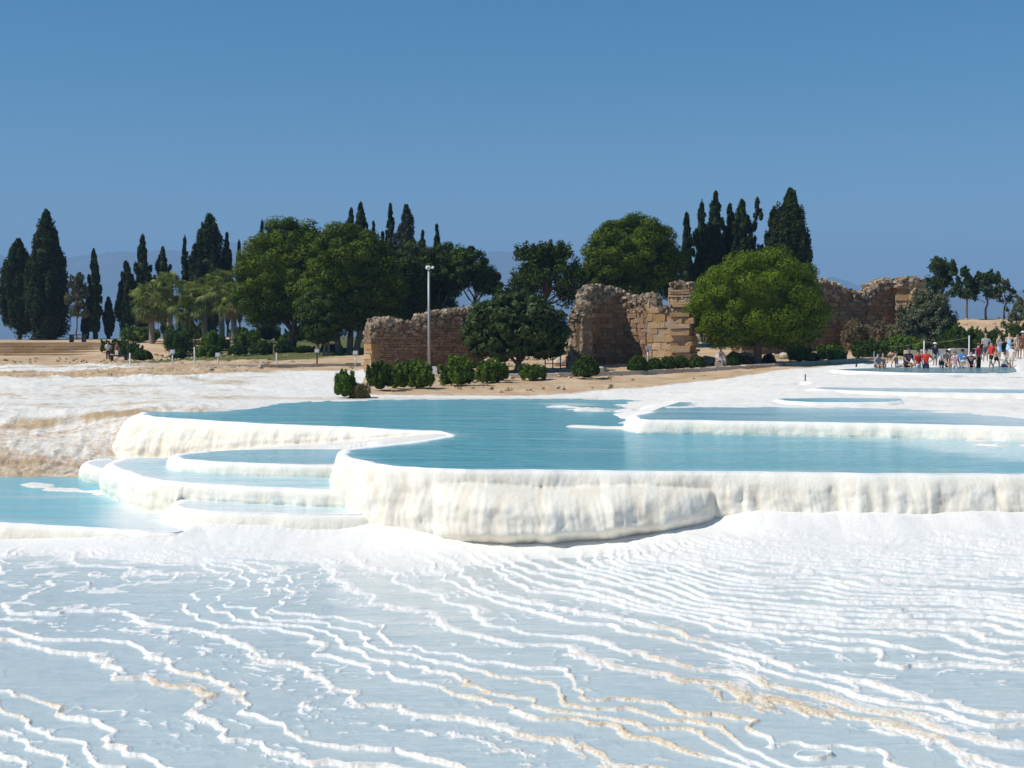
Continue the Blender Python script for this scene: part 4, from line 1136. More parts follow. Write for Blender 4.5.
def wall(path, thick, base, top, course, length, seed, org, jit=.02, rubble=True, rub=.22, face=.035, mat=None, part='masonry', parent=None, rubdepth=.6, endcap=True):
    """coursed masonry along a ground path (left to right as seen), its thickness behind; top(s01) in metres above base"""
    P = np.array(path, float) - np.array(org[:2]); st = Stones(seed); rb = Stones(seed + 500); rng = st.rng
    seg = np.hypot(*np.diff(P, axis=0).T); L = np.concatenate([[0], np.cumsum(seg)])
    def at(s):
        s = min(max(s, 0), L[-1]); i = min(np.searchsorted(L, s, 'right') - 1, len(seg) - 1)
        t = (P[i + 1] - P[i]) / seg[i]; return P[i] + t * (s - L[i]), t
    z = 0.0; up = np.array((0, 0, 1.0)); hmax = max(top(k / 40) for k in range(41))
    while z < hmax:
        ch = course * rng.uniform(.8, 1.25); s = -rng.uniform(0, length)
        while s < L[-1]:
            bl_ = length * rng.uniform(.55, 1.5); a, b_ = max(s, 0), min(s + bl_, L[-1])
            s += bl_
            if b_ - a < .06: continue
            m = (a + b_) / 2; tp = top(m / L[-1])
            if z + ch * .5 > tp - (rubdepth if rubble else 0) + rng.normal(0, .10): continue
            p, t = at(m); nrm = np.array((-t[1], t[0], 0)); ax = np.array((t[0], t[1], 0))
            f = rng.normal(0, face)
            c = np.array((p[0], p[1], z + ch / 2)) + nrm * (thick / 2 + f)
            st.box(c, ax, nrm, up, (b_ - a) / 2 - .012, thick / 2, ch / 2 - .010, jit)
        z += ch
    # rubble core of the wall, set back behind the facing stones
    m = max(6, int(L[-1] / .35)); CV = []
    for i in range(m + 1):
        p, t = at(L[-1] * i / m); nv_ = np.array((-t[1], t[0])); tp = top(i / m) - .22
        for o_ in (.10, thick - .10):
            for zz in (-.2, max(tp, .1)): CV.append((*(p + nv_ * o_), zz))
    CF = []
    for i in range(m):
        a, b_ = i * 4, i * 4 + 4
        CF += [(a, b_, b_ + 1, a + 1), (a + 2, a + 3, b_ + 3, b_ + 2), (a + 1, b_ + 1, b_ + 3, a + 3)]
    CF += [(0, 1, 3, 2), (m * 4, m * 4 + 2, m * 4 + 3, m * 4 + 1)]
    st.V.append(np.array(CV)); st.F.append(np.array(CF) + st.n); st.n += len(CV); st.T.append(np.full(len(CF), .0))
    st.build(part, mat or M_RUIN, parent)
    if rubble:
        n = int(L[-1] * thick * rubdepth * 2.6 / (rub ** 3 * 4))
        for i in range(n):
            s = rng.uniform(0, L[-1]); p, t = at(s); nrm = np.array((-t[1], t[0]))
            tp = top(s / L[-1]); zz = tp - rng.uniform(0, 1) ** 1.2 * (rubdepth + .15) - rub * .5
            q = p + nrm * rng.uniform(.02, thick - .02)
            r = rub * rng.uniform(.55, 1.25)
            Q = np.array(Matrix.Rotation(rng.normal(0, .5), 3, Vector((t[0], t[1], 0))) @ Matrix.Rotation(rng.uniform(0, 6), 3, 'Z'))
            rb.box(np.array((q[0], q[1], zz)), Q[0], Q[1], Q[2], r * .95, r * .7, r * .55, r * .16)
        rb.build('rubble_top', M_RUBBLE, parent)

def px2m(px, d): return (px - 512) / FPX * d
def prof_top(pts, base, d, path_px):
    """heights above base from the outline of the ruin: list of (column, row)"""
    xs = [p[0] for p in pts]; zs = [at_d(p[0], p[1], d).z - base for p in pts]
    a, b = path_px
    return lambda t: float(np.interp(a + (b - a) * t, xs, zs))

# wall at the lamp post
org = ground_d(366, 86.5); org.z = min(org.z, gz(px2m(470, 88.5), 88.5)) - .25
o = empty('ruined_wall', org, 'low ruined brown stone wall with rubble top behind the lamp post', 'ruin', 'ancient stone ruins')
wall([(px2m(371, 86.3), 86.3), (px2m(484, 89.3), 89.3)], 1.5, 0, prof_top([(366, 333), (371, 327), (378, 318), (388, 317), (398, 318), (404, 322), (413, 321), (420, 315), (432, 312), (444, 310), (460, 308), (484, 306)], org.z, 87.5, (371, 484)),
     .15, .30, 301, org, .014, True, .15, .02, parent=o, rubdepth=.75)
wall([(px2m(364, 86.9), 86.9), (px2m(372, 86.2), 86.2)], 1.6, 0, lambda t: at_d(366, 344, 86.5).z - org.z, .34, .55, 303, org, .012, False, mat=M_BLOCK, part='end_pier', parent=o)

# the niche
org = ground_d(625, 88.5); org.z -= .3
o = empty('ruined_niche', org, 'tall ruined apse of stone blocks, half in shade, between broadleaf tree and stone pine', 'ruin', 'ancient stone ruins')
wall([(px2m(566, 87.6), 87.6), (px2m(570, 86.7), 86.7), (px2m(583, 86.2), 86.2)], 1.2, 0, prof_top([(562, 352), (566, 336), (570, 322), (576, 306), (583, 302)], org.z, 86.8, (566, 583)), .30, .45, 311, org, .03, True, .17, .05, mat=M_RUBBLE, part='left_pier', parent=o, rubdepth=.7)
arc = [(583, 86.3), (586, 87.6), (592, 88.9), (602, 89.9), (614, 90.3), (626, 90.2), (638, 89.4), (646, 88.4), (650, 87.5)]
wall([(px2m(a, d), d) for a, d in arc], .5, 0, prof_top([(583, 303), (588, 301), (596, 289), (604, 285), (615, 284), (622, 287), (629, 295), (636, 294), (643, 292), (650, 295)], org.z, 89, (583, 650)), .27, .5, 312, org, .02, True, .17, .03, mat=M_RUIN, part='apse', parent=o, rubdepth=.9)
wall([(px2m(647, 87.4), 87.4), (px2m(672, 86.6), 86.6)], 1.2, 0, prof_top([(645, 295), (650, 296), (656, 301), (662, 307), (668, 311), (673, 314)], org.z, 87, (647, 672)), .40, .62, 313, org, .014, True, .17, .025, mat=M_BLOCK, part='block_face', parent=o, rubdepth=.35)
wall([(px2m(672, 86.5), 86.5), (px2m(690, 86.0), 86.0), (px2m(693.5, 88.0), 88.0)], 1.2, 0, prof_top([(670, 314), (694, 317)], org.z, 86.5, (670, 694)), .36, .6, 314, org, .02, False, mat=M_BLOCK, part='corner_block', parent=o)
# tall pier behind
org = ground_d(680, 95); org.z -= .3
o = empty('ruined_pier', org, 'square ruined brick pier standing behind the block masonry', 'ruin', 'ancient stone ruins')
wall([(px2m(668, 95.6), 95.6), (px2m(690, 94.8), 94.8), (px2m(696, 96.4), 96.4)], 1.4, 0, prof_top([(666, 289), (672, 283), (680, 281), (690, 283), (697, 287)], org.z, 95, (668, 696)), .17, .34, 321, org, .014, True, .15, .02, mat=M_BLOCK, part='masonry', parent=o, rubdepth=.3)
# long wall on the far side
org = ground_d(835, 102.5); org.z = gz(px2m(835, 102.5), 102.5) - .9
o = empty('ruined_wall', org, 'long shaded ruined wall with a sunlit broken end beside the olive tree', 'ruin', 'ancient stone ruins')
wall([(px2m(742, 99.2), 99.2), (px2m(898, 104.6), 104.6)], 1.5, 0, prof_top([(742, 306), (800, 290), (815, 281), (822, 279), (830, 282), (837, 283), (843, 287), (850, 290), (860, 292), (867, 292), (872, 286), (877, 281), (886, 278), (898, 277)], org.z, 103, (742, 898)),
     .30, .55, 331, org, .03, True, .18, .05, parent=o, rubdepth=.8)
wall([(px2m(896, 104.5), 104.5), (px2m(912, 103.2), 103.2), (px2m(916, 105.4), 105.4)], 1.2, 0, prof_top([(894, 277), (900, 276), (908, 280), (912, 285), (916, 296)], org.z, 103.8, (896, 916)), .38, .6, 332, org, .03, True, .18, .04, mat=M_BLOCK, part='end_pier', parent=o, rubdepth=.4)

# fallen blocks
def boulder(px, py, w, h, label, seed):
    b = ground_at(px, py); W = w * b.y / FPX; H = h * b.y / FPX
    bm = bmesh.new(); bmesh.ops.create_icosphere(bm, subdivisions=3, radius=1)
    V = np.array([v.co[:] for v in bm.verts]); F = np.array([[v.index for v in f.verts] for f in bm.faces]); bm.free()
    V = np.sign(V) * np.abs(V) ** .75
    V = V * (1 + .22 * perlin(V[:, 0] * 1.4 + seed, V[:, 1] * 1.4 + V[:, 2]) + .08 * perlin(V[:, 0] * 4 + seed, V[:, 2] * 4 + V[:, 1] * 3))[:, None]
    V = V * (W / 2, W / 2.4, H / 2) + (0, 0, H * .40)
    ob = mesh_np('fallen_block', V, F, M_PALE, smooth=True, attrs={'tone': np.full(len(F), .6)}, loc=b)
    tag(ob, label, 'stone', 'fallen blocks among the ruins')
boulder(745, 364, 16, 13, 'largest pale fallen block, behind the grey shrub at the stone pine', 1.3)
boulder(708, 365, 14, 10, 'pale fallen block behind the yellow-hatted person', 4.1)
boulder(722, 361, 12, 8, 'pale fallen block between clipped shrub and yellow-hatted person, set back', 7.7)
boulder(785, 359, 12, 7, 'flat pale fallen block in the shade past the stone pine trunk', 9.2)
boulder(600, 372, 11, 6, 'small tan fallen block before the niche, beside the dense round shrub', 11.2)
boulder(560, 366, 14, 8, 'tan fallen block at the broken foot of the niche by the railing', 13.9)

# steps on the promontory
def steps():
    o = empty('stone_steps', ground_d(40, 126), 'wide flight of low tan stone steps below the dark cypress pair', 'steps')
    org = np.array(o.location)
    zt = at_d(40, 342.5, 132).z
    n = 5
    for i in range(n):
        d0 = 125.5 + i * 1.45; z1 = zt - (n - 1 - i) * .24; d1 = 134 + .01 * i
        x0 = px2m(-60, d0); x1 = px2m(100 + 4 * i + (18 if i > 2 else 0), d0)
        bm = bmesh.new()
        st = Stones(600 + i); x = x0
        while x < x1:
            l = st.rng.uniform(1.0, 2.2); xe = min(x + l, x1)
            st.box(np.array(((x + xe) / 2, (d0 + d1) / 2, z1 - .35)) - org, np.array((1., 0, 0)), np.array((0, 1., 0)), np.array((0, 0, 1.)), (xe - x) / 2 - .006, (d1 - d0) / 2, .35, .006)
            x = xe
        st.build('step', M_BLOCK, o)
steps()
# low kerb along the path
def kerb(pts, h, w_, name, mat, label, cat):
    C, s = curve([Vector(ground_at(px, py).xy) for px, py in pts], 1.1)
    st = Stones(77)
    for i in range(len(C) - 1):
        a, b = C[i], C[i + 1]; t = (b - a); l = np.hypot(*t); t = t / l
        m = (a + b) / 2; z = gz(m[0], m[1])
        st.box((m[0], m[1], z + h / 2 - .1), np.array((t[0], t[1], 0)), np.array((-t[1], t[0], 0)), np.array((0, 0, 1.)), l / 2 - .008, w_ / 2, h / 2 + .1, .008)
    ob = st.build(name, mat, None); tag(ob, label, cat); return ob
kerb([(118, 366), (180, 367), (250, 367.5), (330, 366.5), (362, 365.5)], .20, .35, 'path_kerb', M_PALE, 'low grey stone kerb along the garden path under the pines', 'kerb')
kerb([(440, 379), (520, 377.5), (560, 377), (620, 375), (700, 371.5), (770, 367.5), (840, 363), (880, 360)], .22, .5, 'path_kerb', M_PALE, 'long pale stone kerb along the bank under the clipped shrubs', 'kerb')
kerb([(905, 357.5), (940, 356), (968, 355)], .45, .5, 'path_kerb', M_PALE, 'short white block kerb behind the seated crowd', 'kerb')

# ------------------------------------------------------------------ lamp post, lights, posts
M_METAL = mat_plain('grey_metal', (.42, .43, .44), .45, .05, 3, .2); M_WHITE = mat_plain('white_paint', (.78, .78, .76), .5, .04)
M_DARK = mat_plain('dark_metal', (.035, .035, .038), .5, .1); M_BOXG = mat_plain('box_grey', (.60, .62, .63), .5, .05)

def cyl(parent, name, p0, p1, r0, r1, mat, sides=10):
    V, F = tube([[(*p0, r0), (*p1, r1)]], sides)
    caps = [tuple(range(sides))[::-1], tuple(range(len(V) - sides, len(V)))]
    return mesh_np(name, V, [F, np.array(caps)], mat, parent)

def bevel_box(name, c, half, mat, parent=None, bev=.02, rot=None):
    bm = bmesh.new(); bmesh.ops.create_cube(bm, size=2)
    for v in bm.verts: v.co = Vector((v.co.x * half[0], v.co.y * half[1], v.co.z * half[2]))
    bmesh.ops.bevel(bm, geom=bm.edges[:], offset=min(bev, min(half) * .6), segments=2, affect='EDGES')
    if rot is not None: bmesh.ops.rotate(bm, verts=bm.verts, matrix=rot)
    bmesh.ops.translate(bm, verts=bm.verts, vec=Vector(c))
    me = bpy.data.meshes.new(name); bm.to_mesh(me); bm.free(); me.materials.append(mat)
    ob = bpy.data.objects.new(name, me); COL.objects.link(ob)
    if parent: ob.parent = parent
    return ob

b = ground_d(429, 84.5); H = at_d(429, 268, 84.5).z - b.z
o = empty('street_lamp', b, 'tall slim grey lamp post with small floodlights before the ruined wall', 'lamp post')
cyl(o, 'base_plate', (0, 0, -.1), (0, 0, .12), .22, .20, M_METAL)
cyl(o, 'pole', (0, 0, .1), (0, 0, H), .085, .065, M_METAL, 12)
cyl(o, 'cross_arm', (-.08, 0, H - .03), (.22, 0, H + .0), .028, .024, M_METAL)
for x, t, q in ((-.04, .5, 1.0), (.24, -.2, .6)):
    h = bevel_box('floodlight', (x, -.06, H + .02), (.13 * q, .10, .10 * q), M_WHITE, o, .03, Matrix.Rotation(t, 3, 'Z') @ Matrix.Rotation(.5, 3, 'X'))
    bevel_box('lens', (x, -.165, H - .03), (.07 * q, .012, .05 * q), M_BOXG, h, .006)
b = ground_d(434.5, 83.5); zt = at_d(434, 366.5, 83.5).z - b.z
o = empty('electric_box', b, 'small pale grey electric box by the foot of the lamp post', 'box')
bevel_box('cabinet', (0, 0, zt - .26), (.20, .14, .27), M_BOXG, o); bevel_box('plinth', (0, 0, (zt - .5) / 2), (.17, .12, max(.06, (zt - .5) / 2 + .06)), M_PALE, o)
bevel_box('door', (0, -.148, zt - .26), (.165, .008, .22), M_WHITE, o, .004)

def path_light(px, d, top, py_b, label, dark):
    b = ground_d(px, d); H = at_d(px, top, d).z - b.z; g = 'box-headed lights along the garden path'
    o = empty('path_light', b, label, 'light', g)
    cyl(o, 'post', (0, 0, -.1), (0, 0, H - .2), .055, .05, M_DARK if dark else M_WHITE)
    h = bevel_box('head', (0, 0, H - .13), (.17, .10, .15), M_BOXG if not dark else M_METAL, o)
    bevel_box('lens', (0, -.105, H - .13), (.12, .008, .09), M_WHITE, h, .004)
path_light(172.5, 97, 350, 365, 'grey path light in front of the small clipped bush', False)
path_light(218, 97, 353, 366, 'pale path light by the bright green low bush', False)
path_light(317, 97, 349, 365, 'path light on a dark post under the grey pine trunks', True)
path_light(355.5, 95, 351, 365, 'pale path light nearest the ruined wall end', False)
b = ground_at(648, 368); H = at_d(648, 346, b.y).z - b.z
o = empty('floodlight_post', b, 'grey floodlight on a post before the ruined niche', 'light')
cyl(o, 'post', (0, 0, -.1), (0, 0, H - .15), .075, .065, M_METAL); h = bevel_box('head', (0, 0, H - .12), (.17, .14, .13), M_METAL, o); bevel_box('lens', (0, .145, H - .12), (.13, .008, .10), M_WHITE, h, .004)

def post(px, d, top, label, mat, r=.05, group='slim posts along the paths', py=None, name='white_post', cat='post'):
    b = ground_d(px, d) if py is None else ground_at(px, py); H = at_d(px, top, b.y).z - b.z
    V, F = tube([[(0, 0, -.1, r), (0, 0, H - .02, r), (0, 0, H, r * .7), (0, 0, H + .005, .004)]], 9)
    ob = mesh_np(name, V, F, mat, None, loc=b); tag(ob, label, cat, group); return b, H
post(130, 97, 353, 'white post beside the dark clipped round bush', M_WHITE)
post(194.5, 99, 347, 'white post between the conical bush and the bright low bush', M_WHITE)
post(276.5, 97, 353, 'plain white post on the path below the broad pine', M_WHITE)
RP = [(844, 92, 350.5, 'white rope post beside the broad dark shrub, farthest from the bathers'), (874, 89, 351.5, 'short white rope post before the seated bathers with dark hair'),
      (881.5, 92, 344.5, 'taller white rope post next to a short one'), (924, 91, 340.5, 'white rope post under the olive tree'), (969, 90, 335.5, 'tall white rope post behind the standing bather in grey')]
for px, d, t, lb in RP:
    post(px, d, t, lb, M_WHITE, .040, 'white rope posts behind the crowd')
post(805.5, 67, 374, 'thin dark rod standing in the white terrace', M_DARK, .028, None, name='thin_rod', cat='rod')
post(856.5, 80.9, 364, 'short dark stake at the end of the bathing pool', M_DARK, .05, None, name='short_stake', cat='stake')
post(367, 72.5, 383, 'small dark stake between the upright shrub and the ruined wall', M_DARK, .055, None, name='short_stake', cat='stake')
def rope(a, b, label):
    A = ground_d(a[0], a[1]) ; A.z = at_d(a[0], a[2] + 1.5, a[1]).z
    B = ground_d(b[0], b[1]) ; B.z = at_d(b[0], b[2] + 1.5, b[1]).z
    pts = []
    for i in range(13):
        t = i / 12; p = A.lerp(B, t); pts.append((p.x, p.y, p.z - .25 * 4 * t * (1 - t) * .5, .003))
    V, F = tube([pts], 6); tag(mesh_np('rope', V, F, M_WHITE), label, 'rope', 'ropes between the white posts')
rope((844, 92, 350.5), (881.5, 92, 344.5), 'thin rope between the first two tall white posts')
rope((881.5, 92, 344.5), (924, 91, 340.5), 'thin rope sagging in front of the olive tree')
rope((924, 91, 340.5), (969, 90, 335.5), 'thin rope behind the seated crowd')
# dark rail under the broadleaf tree
b = ground_d(552, 86)
o = empty('metal_railing', b, 'dark metal railing frame between broadleaf tree and niche', 'railing')
for x in (-.42, .05, .52): cyl(o, 'upright', (x, 0, -.1), (x, 0, 1.25), .035, .035, M_DARK, 8)
for z in (.35, .8, 1.22): cyl(o, 'rail', (-.42, -.04, z), (.52, -.04, z), .025, .025, M_DARK, 8)
# bench with dark slab near the standing pair
b = ground_d(119, 118)
o = empty('stone_bench', b, 'dark low bench by the two people standing on the promontory', 'bench')
bevel_box('seat', (0, 0, .42), (.85, .28, .06), M_DARK, o)
for x in (-.6, .6): bevel_box('leg', (x, 0, .17), (.09, .22, .2), M_DARK, o)
for i, (px, lb) in enumerate(((78, 'dark picnic table under the grey-green pine'), (235, 'dark picnic table in the shade behind the palms'))):
    b = ground_d(px, 136 if i == 0 else 124)
    o = empty('picnic_table', b, lb, 'table', 'picnic tables')
    bevel_box('tabletop', (0, 0, .75), (.9, .4, .04), M_DARK, o)
    for s in (-1, 1): bevel_box('seat', (0, s * .72, .44), (.9, .14, .03), M_DARK, o)
    for x in (-.6, .6): bevel_box('leg', (x, 0, .33), (.05, .6, .38), M_DARK, o)
# ------------------------------------------------------------------ people
def cloth(name, col): return mat_plain(name, col, .8, .08, 6)
SKIN = [mat_plain('skin_light', (.56, .36, .26), .6, .05), mat_plain('skin_tan', (.42, .25, .17), .6, .05)]
HAIRM = {'dark': mat_plain('hair_dark', (.018, .014, .012), .6, .1), 'brown': mat_plain('hair_brown', (.09, .05, .028), .6, .1), 'grey': mat_plain('hair_grey', (.35, .33, .30), .6, .1)}
CLO = {k: cloth('cloth_' + k, v) for k, v in dict(red=(.62, .035, .03), white=(.78, .78, .77), navy=(.022, .03, .075), blue=(.05, .25, .60), black=(.015, .015, .017), grey=(.34, .35, .36), orange=(.62, .26, .06), lightblue=(.36, .58, .80), pink=(.72, .40, .42),
       darkgrey=(.08, .085, .095), yellow=(.78, .60, .10), brown=(.16, .07, .045), stripe=(.30, .32, .42), cream=(.70, .64, .52), crimson=(.55, .05, .08)).items()}

def skin_mesh(name, pts, edges, radii, root=0, sub=2):
    """grow one continuous surface over a skeleton of joints"""
    me = bpy.data.meshes.new(name + '_skeleton'); me.from_pydata(pts, edges, []); me.update()
    ob = bpy.data.objects.new(name + '_skeleton', me); COL.objects.link(ob)
    md = ob.modifiers.new('skin', 'SKIN'); md.use_smooth_shade = True
    for i, r in enumerate(radii):
        sv = me.skin_vertices[0].data[i]
        sv.radius = r if isinstance(r, tuple) else (r, r); sv.use_root = (i == root)
    m2 = ob.modifiers.new('sub', 'SUBSURF'); m2.levels = sub; m2.render_levels = sub
    dg = bpy.context.evaluated_depsgraph_get(); ev = ob.evaluated_get(dg)
    out = bpy.data.meshes.new_from_object(ev, depsgraph=dg); out.name = name
    bpy.data.objects.remove(ob); bpy.data.meshes.remove(me)
    for p in out.polygons: p.use_smooth = True
    return out

def pose_joints(kind):
    """joint positions for a 1.70 m figure facing -Y (towards the viewer)"""
    J = {}
    if kind in ('stand', 'hip', 'walk', 'bend'):
        J['pelvis'] = (0, 0, .92); J['waist'] = (0, .01, 1.06); J['chest'] = (0, .01, 1.27); J['neck'] = (0, .015, 1.43)
        J['head0'] = (0, 0, 1.53); J['head1'] = (0, 0, 1.63); J['crown'] = (0, .01, 1.67)
        for s, S in ((1, 'L'), (-1, 'R')):
            J['sh' + S] = (s * .175, .01, 1.375); J['hipj' + S] = (s * .095, 0, .86)
            J['el' + S] = (s * .235, .03, 1.10); J['wr' + S] = (s * .25, -.03, .86); J['hd' + S] = (s * .25, -.05, .76)
            J['kn' + S] = (s * .10, -.02, .48); J['an' + S] = (s * .105, .02, .075); J['to' + S] = (s * .125, -.14, .03)
        if kind == 'hip':
            J['elL'] = (.37, .06, 1.14); J['wrL'] = (.20, -.03, 1.00); J['hdL'] = (.15, -.05, .97)
            J['wrR'] = (-.12, -.24, 1.14); J['hdR'] = (-.06, -.28, 1.18)
        if kind == 'walk':
            J['knL'] = (.10, -.20, .50); J['anL'] = (.105, -.22, .085); J['toL'] = (.12, -.38, .05)
            J['knR'] = (-.10, .06, .48); J['anR'] = (-.10, .30, .10); J['toR'] = (-.11, .18, .03)
            J['elL'] = (.23, .14, 1.11); J['wrL'] = (.24, .06, .90); J['hdL'] = (.24, .02, .82)
            J['elR'] = (-.23, -.06, 1.11); J['wrR'] = (-.22, -.22, .94); J['hdR'] = (-.21, -.29, .89)
        if kind == 'bend':
            for k, v in list(J.items()):
                if v[2] > .95 or k[:2] in ('el', 'wr', 'hd'):
                    a = .75; y, z = v[1], v[2] - .92
                    J[k] = (v[0], y * math.cos(a) - z * math.sin(a), .92 + y * math.sin(a) + z * math.cos(a))
            for S, s in (('L', 1), ('R', -1)):
                sh = J['sh' + S]; J['el' + S] = (s * .21, sh[1] - .08, sh[2] - .27); J['wr' + S] = (s * .15, sh[1] - .18, sh[2] - .48); J['hd' + S] = (s * .13, sh[1] - .21, sh[2] - .57)
    else:  # sitting on an edge, shins hanging forward; lean back a little or hunch
        q = .10 if kind == 'sit' else -.16
        J['pelvis'] = (0, 0, .11); J['waist'] = (0, q * .35, .26); J['chest'] = (0, q * .8, .47); J['neck'] = (0, q * .9, .63)
        J['head0'] = (0, q * .9 - .02, .73); J['head1'] = (0, q * .9 - .02, .83); J['crown'] = (0, q * .9, .87)
        for s, S in ((1, 'L'), (-1, 'R')):
            J['sh' + S] = (s * .175, q * .85, .575); J['hipj' + S] = (s * .095, -.04, .09)
            J['kn' + S] = (s * .14, -.46, .13); J['an' + S] = (s * .13, -.50, -.30); J['to' + S] = (s * .14, -.63, -.36)
            if kind == 'sit': J['el' + S] = (s * .27, .16, .32); J['wr' + S] = (s * .27, .22, .10); J['hd' + S] = (s * .27, .20, .035)
            else: J['el' + S] = (s * .25, -.22, .33); J['wr' + S] = (s * .15, -.36, .22); J['hd' + S] = (s * .12, -.42, .19)
    return J

RAD = dict(pelvis=(.150, .105), waist=(.125, .09), chest=(.165, .105), neck=.052, head0=(.070, .085), head1=(.078, .095), crown=(.055, .06), sh=.062, hipj=.088, el=.043, wr=.029, hd=(.040, .020), kn=.058, an=.038, to=(.040, .028))
def rad(k): return RAD.get(k) or RAD[k[:-1]]
BODY_E = [('pelvis', 'waist'), ('waist', 'chest'), ('chest', 'neck'), ('neck', 'head0'), ('head0', 'head1'), ('head1', 'crown')] + [e for S in 'LR' for e in
          (('chest', 'sh' + S), ('sh' + S, 'el' + S), ('el' + S, 'wr' + S), ('wr' + S, 'hd' + S), ('pelvis', 'hipj' + S), ('hipj' + S, 'kn' + S), ('kn' + S, 'an' + S), ('an' + S, 'to' + S))]

def lerp3(a, b, t): return tuple(a[i] + (b[i] - a[i]) * t for i in range(3))
_T = {}
def template(kind):
    if kind in _T: return _T[kind]
    J = pose_joints(kind); d = {}
    def grow(name, edges, extra={}, grow_=0.0, scale=1.0, root=None):
        JJ = dict(J); RR = {k: rad(k) for k in J}; RR.update({k: v[1] for k, v in extra.items()}); JJ.update({k: v[0] for k, v in extra.items()})
        keys = []
        for a, b in edges:
            for k in (a, b):
                if k not in keys: keys.append(k)
        rr = []
        for k in keys:
            r = RR[k]; r = r if isinstance(r, tuple) else (r, r); rr.append((r[0] * scale + grow_, r[1] * scale + grow_))
        return skin_mesh(name, [JJ[k] for k in keys], [(keys.index(a), keys.index(b)) for a, b in edges], rr, keys.index(root or edges[0][0]))
    # hands: a palm with a thumb and four fingers, and a nose
    ex = {}; ed = list(BODY_E)
    h0 = J['head0']; ex['nose'] = ((h0[0], h0[1] - .105, h0[2] + .045), .014); ex['nose0'] = ((h0[0], h0[1] - .07, h0[2] + .05), .02); ed += [('head0', 'nose0'), ('nose0', 'nose')]
    d['body'] = grow('person_body', ed, ex)
    # fingers as their own short chains rooted in the palm
    fms = []
    for S, s in (('L', 1), ('R', -1)):
        fm = []; fms.append(fm)
        w_ = Vector(J['wr' + S]); h_ = Vector(J['hd' + S]); ax = (h_ - w_).normalized(); sd = Vector((0, -1, 0)) - ax * Vector((0, -1, 0)).dot(ax); sd.normalize(); cu = ax.cross(sd) * s
        for i, (o_, L) in enumerate(((-.027, .066), (-.009, .078), (.009, .074), (.026, .060))):
            p0 = h_ + sd * o_ - ax * .01; p1 = p0 + ax * L * .6; p2 = p0 + ax * L + cu * -.02
            fm.append(([p0, p1, p2], (.0095, .009, .007)))
        p0 = w_.lerp(h_, .6) + sd * .03; fm.append(([p0, p0 + sd * .03 + ax * .03, p0 + sd * .035 + ax * .06], (.011, .010, .008)))
    for i, fm in enumerate(fms):
        V, F = tube([[(*p, r) for p, r in zip(ps, rs)] for ps, rs in fm], 6)
        me = bpy.data.meshes.new('hand'); me.from_pydata(V.tolist(), [], F.tolist()); d['hand%d' % i] = me
    sleeves = {}
    E = [('waist', 'pelvis'), ('waist', 'chest'), ('chest', 'col')]
    sleeves['col'] = (lerp3(J['chest'], J['neck'], .80), .088)
    for S in 'LR':
        sleeves['sl' + S] = (lerp3(J['sh' + S], J['el' + S], .62), .056); E += [('chest', 'sh' + S), ('sh' + S, 'sl' + S)]
    d['shirt'] = grow('shirt', E, sleeves, .016)
    Es = [('pelvis', 'wst')]; xs = {'wst': (lerp3(J['pelvis'], J['waist'], .5), (.14, .10))}
    for S in 'LR':
        xs['th' + S] = (lerp3(J['hipj' + S], J['kn' + S], .72), .082); Es += [('pelvis', 'hipj' + S), ('hipj' + S, 'th' + S)]
    d['shorts'] = grow('shorts', Es, xs, .018)
    Et = [('pelvis', 'wst')]; xt = {'wst': xs['wst']}
    for S in 'LR':
        xt['cf' + S] = (lerp3(J['kn' + S], J['an' + S], .9), .055); Et += [('pelvis', 'hipj' + S), ('hipj' + S, 'kn' + S), ('kn' + S, 'cf' + S)]
    d['trousers'] = grow('trousers', Et, xt, .018)
    if kind in ('stand', 'hip', 'walk'):
        d['dress'] = grow('dress', [('waist', 'chest'), ('waist', 'pelvis'), ('pelvis', 'hem0'), ('hem0', 'hem1'), ('chest', 'col')], {'hem0': ((0, 0, .70), (.19, .15)), 'hem1': ((0, 0, .50), (.23, .19)), 'col': (lerp3(J['chest'], J['neck'], .45), (.10, .07))}, .016)
    c = Vector(J['head1']); ax = (Vector(J['crown']) - Vector(J['head0'])).normalized()
    def cap(name, rx, cut, brim=0, puff=1.0):
        bm = bmesh.new(); bmesh.ops.create_uvsphere(bm, u_segments=18, v_segments=12, radius=1)
        kill = [v for v in bm.verts if v.co.z < cut + (.55 * max(0, -v.co.y) if not brim else 0)]
        bmesh.ops.delete(bm, geom=kill, context='VERTS')
        for v in bm.verts: v.co = Vector((v.co.x * rx * .98, v.co.y * rx * 1.12, v.co.z * rx * 1.05 * puff))
        if brim:
            ed_ = [e for e in bm.edges if e.is_boundary]; r = bmesh.ops.extrude_edge_only(bm, edges=ed_)
            for v in [g for g in r['geom'] if isinstance(g, bmesh.types.BMVert)]:
                l = math.hypot(v.co.x, v.co.y); v.co.x *= (l + brim) / l; v.co.y *= (l + brim) / l; v.co.z -= brim * .25
        q = Vector((0, 0, 1)).rotation_difference(ax).to_matrix()
        for v in bm.verts: v.co = q @ v.co + c + Vector((0, .012, .0))
        m = bpy.data.meshes.new(name); bm.to_mesh(m); bm.free()
        for p in m.polygons: p.use_smooth = True
        return m
    d['hair'] = cap('hair', .104, -.30); d['hat'] = cap('hat', .118, .12, .075); d['cap'] = cap('cap', .116, .15, .035)
    _T[kind] = d
    return d

def child(me, name, mat, parent):
    if len(me.materials) == 0: me.materials.append(None)
    ob = bpy.data.objects.new(name, me); COL.objects.link(ob); ob.parent = parent
    ob.material_slots[0].link = 'OBJECT'; ob.material_slots[0].material = mat
    return ob

